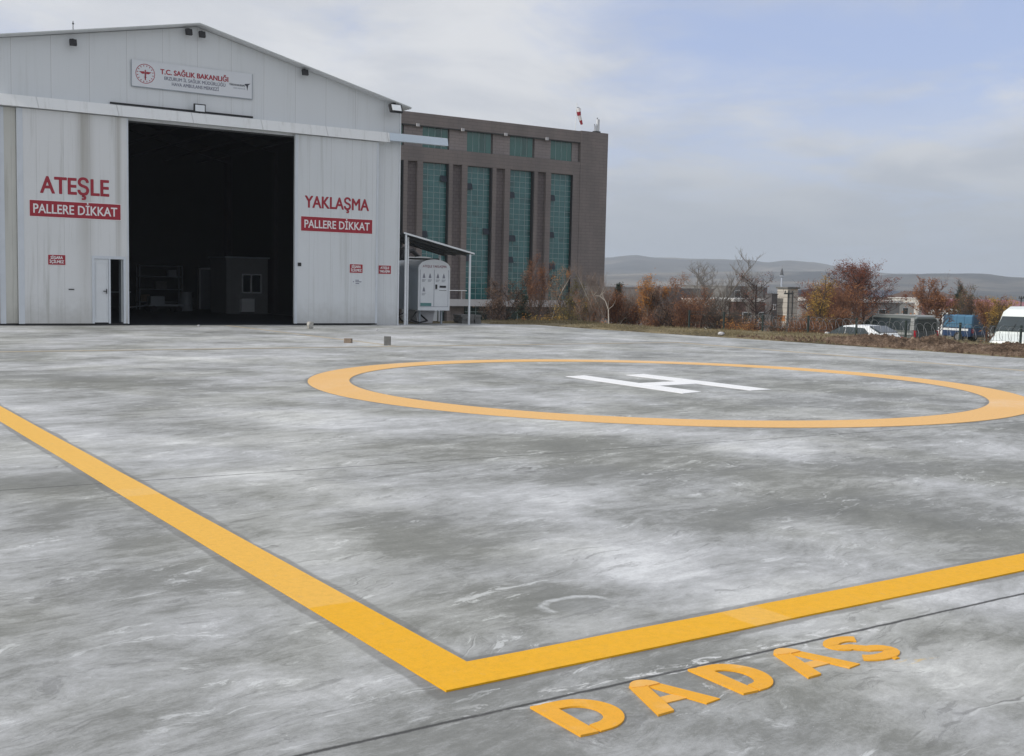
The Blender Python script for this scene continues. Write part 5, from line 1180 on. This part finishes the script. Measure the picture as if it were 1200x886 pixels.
T('bush', 'dark leafless hedge bush between blue pickup and white van', 'bush', 48.5, 31.2, -.55, .9, M['darkbark'], M['lf_brown'], 1200, 'round', 35, .03, .05, stems=5, base_clear=.05)
T('shrub_tree', 'grey-brown twiggy tree between the small fir and the poplar', 'tree', 38.6, 55.8, .9, 1.1, M['bark'], M['lf_brown'], 900, 'round', 41, .04, .05, stems=4)
T('bush', 'tall straw-coloured bush before the tall thin bare tree', 'bush', 38.6, 52.6, .35, 1.0, M['bark'], M['lf_yellow'], 1000, 'round', 42, .03, .05, stems=6, base_clear=.05)
T('shrub_tree', 'mixed olive and rust thicket tree behind the three-trunk birch', 'tree', 40.9, 54.4, 1.0, 1.3, M['bark'], M['lf_olive'], 1700, 'round', 43, .045, .055, stems=4)
T('shrub_tree', 'brown thicket tree right of the tall white birch before the dark fir', 'tree', 44.4, 54.4, 1.1, 1.3, M['redbark'], M['lf_rust'], 1500, 'round', 44, .045, .055, stems=4)
T('bush', 'brown bush at the foot of the orange-brown birch', 'bush', 41.0, 47.6, -.1, 1.0, M['redbark'], M['lf_rust'], 1100, 'round', 45, .03, .05, stems=5, base_clear=.05)
T('shrub_tree', 'dense rust bush tree before the left part of the dark building', 'tree', 43.8, 48.0, .8, 1.3, M['redbark'], M['lf_rust'], 1500, 'round', 46, .04, .05, stems=5)
T('bush', 'grey-brown brush left of the brick building below the bare trees', 'bush', 42.6, 43.6, .2, 1.3, M['bark'], M['lf_brown'], 1300, 'round', 47, .035, .05, stems=6, base_clear=.05)
T('autumn_tree', 'dense rust-red tree filling the space under the large dark red tree', 'tree', 52.6, 44.9, 1.5, 2.1, M['redbark'], M['lf_rust'], 3600, 'round', 53, .05, .055, stems=5, base_clear=.1)
T('shrub_tree', 'dark russet shrub tree just left of the front of the grey van', 'tree', 51.6, 45.2, .6, 1.5, M['redbark'], M['lf_red'], 2200, 'round', 51, .05, .055, stems=5, base_clear=.1)
T('bare_tree', 'thin bare tree standing over the roof of the greyish block', 'tree', 50.6, 50.2, 2.7, 1.3, M['greybark'], None, 0, 'round', 48, .06, .05, stems=2)
T('bush', 'rust brush directly before the concrete tower', 'bush', 44.4, 39.6, .1, 1.0, M['redbark'], M['lf_rust'], 1300, 'round', 49, .03, .05, stems=5, base_clear=.05)
# arching white branch of a bent birch
t_ = thing('bent_birch', 'white birch bent over in an arch before the hospital corner', 'tree', (38.35, 48.6, gz(38.35, 48.6)-.1), 0, 'autumn trees and bushes beyond the apron')
g = MB(); H0 = 2.6
pts = [Vector((0, 0, 0)), Vector((.03, 0, 1.2)), Vector((0, .02, 1.9)), Vector((-.15, .10, 2.35)), Vector((-.42, .28, 2.62)), Vector((-.72, .48, 2.62))]
g.tube(pts, [.036, .032, .030, .026, .020, .010], 6)
for k_ in range(9):
    p = pts[2+k_ % 4]; a = random.uniform(0, 6.28); g.tube([p, p+Vector((math.cos(a)*.25, math.sin(a)*.25, .22)), p+Vector((math.cos(a)*.38, math.sin(a)*.38, .5))], [.014, .009, .004], 4)
g.build('trunk', M['birchbark'], t_, world=False)
# poles
for x, y, zt, l_ in ((42.4, 39.5, 1.55, 'dark slim lamp pole standing before the concrete tower'), (75.8, 48.4, 1.5, 'dark utility pole at the far right above the white van')):
    z0 = gz(x, y)-.1; t_ = thing('utility_pole', l_, 'pole', (x, y, z0)); g = MB(); g.tube([(0, 0, 0), (0, 0, zt-z0)], [.06, .04], 8); g.build('shaft', M['dark'], t_, world=False)
    g = MB(); g.box(-.3, .3, -.04, .04, zt-z0-.18, zt-z0-.11); g.tube([(-.25, 0, zt-z0-.11), (-.25, 0, zt-z0)], .03, 5); g.tube([(.25, 0, zt-z0-.11), (.25, 0, zt-z0)], .03, 5); g.build('crossarm', M['dark'], t_, world=False)
# low brush further off that reads as one mass
g = MB(); rnd = random.Random(31)
for i in range(15000):
    a = rnd.uniform(.60, 1.06); d_ = rnd.uniform(85, 150); x, y = math.sin(a)*d_, math.cos(a)*d_
    if 44 < x < 82 and y > 74: continue
    if 56 < x < 96 and y > 70: continue
    if noise.noise(Vector((x*.11, y*.11, 2))) < -.05: continue
    z = gz(x, y)+abs(rnd.gauss(0, .75)); a_ = Vector((rnd.gauss(0, 1), rnd.gauss(0, 1), rnd.gauss(0, 1))).normalized(); b_ = a_.orthogonal().normalized(); s2 = rnd.uniform(.05, .16); q_ = Vector((x, y, z))
    g.addf([q_-a_*s2, q_+b_*s2*.5, q_+a_*s2, q_-b_*s2*.5], [(0, 1, 2, 3)])
tag(g.build('distant_brush', M['lf_rust']), kind='stuff')

# ------------------------------------------------------------------ haze
me = bpy.data.meshes.new('haze'); me.from_pydata([(x, y, z) for z in (-14.0, 190.0) for x, y in ((-5600, -1500), (6500, -1500), (6500, 6500), (-5600, 6500))], [], [(3,2,1,0),(4,5,6,7),(0,1,5,4),(1,2,6,5),(2,3,7,6),(3,0,4,7)])
hm_ = bpy.data.materials.new('haze air'); hm_.use_nodes = True; nt = hm_.node_tree; nt.nodes.clear()
out = nt.nodes.new('ShaderNodeOutputMaterial'); pv = nt.nodes.new('ShaderNodeVolumePrincipled'); pv.inputs['Color'].default_value = (.74, .82, .93, 1); pv.inputs['Density'].default_value = .00022; pv.inputs['Anisotropy'].default_value = .1
nt.links.new(pv.outputs[0], out.inputs['Volume']); me.materials.append(hm_)
ho = bpy.data.objects.new('haze', me); scene.collection.objects.link(ho); ho['kind'] = 'stuff'
scene.cycles.volume_bounces = 1; scene.cycles.max_bounces = 6
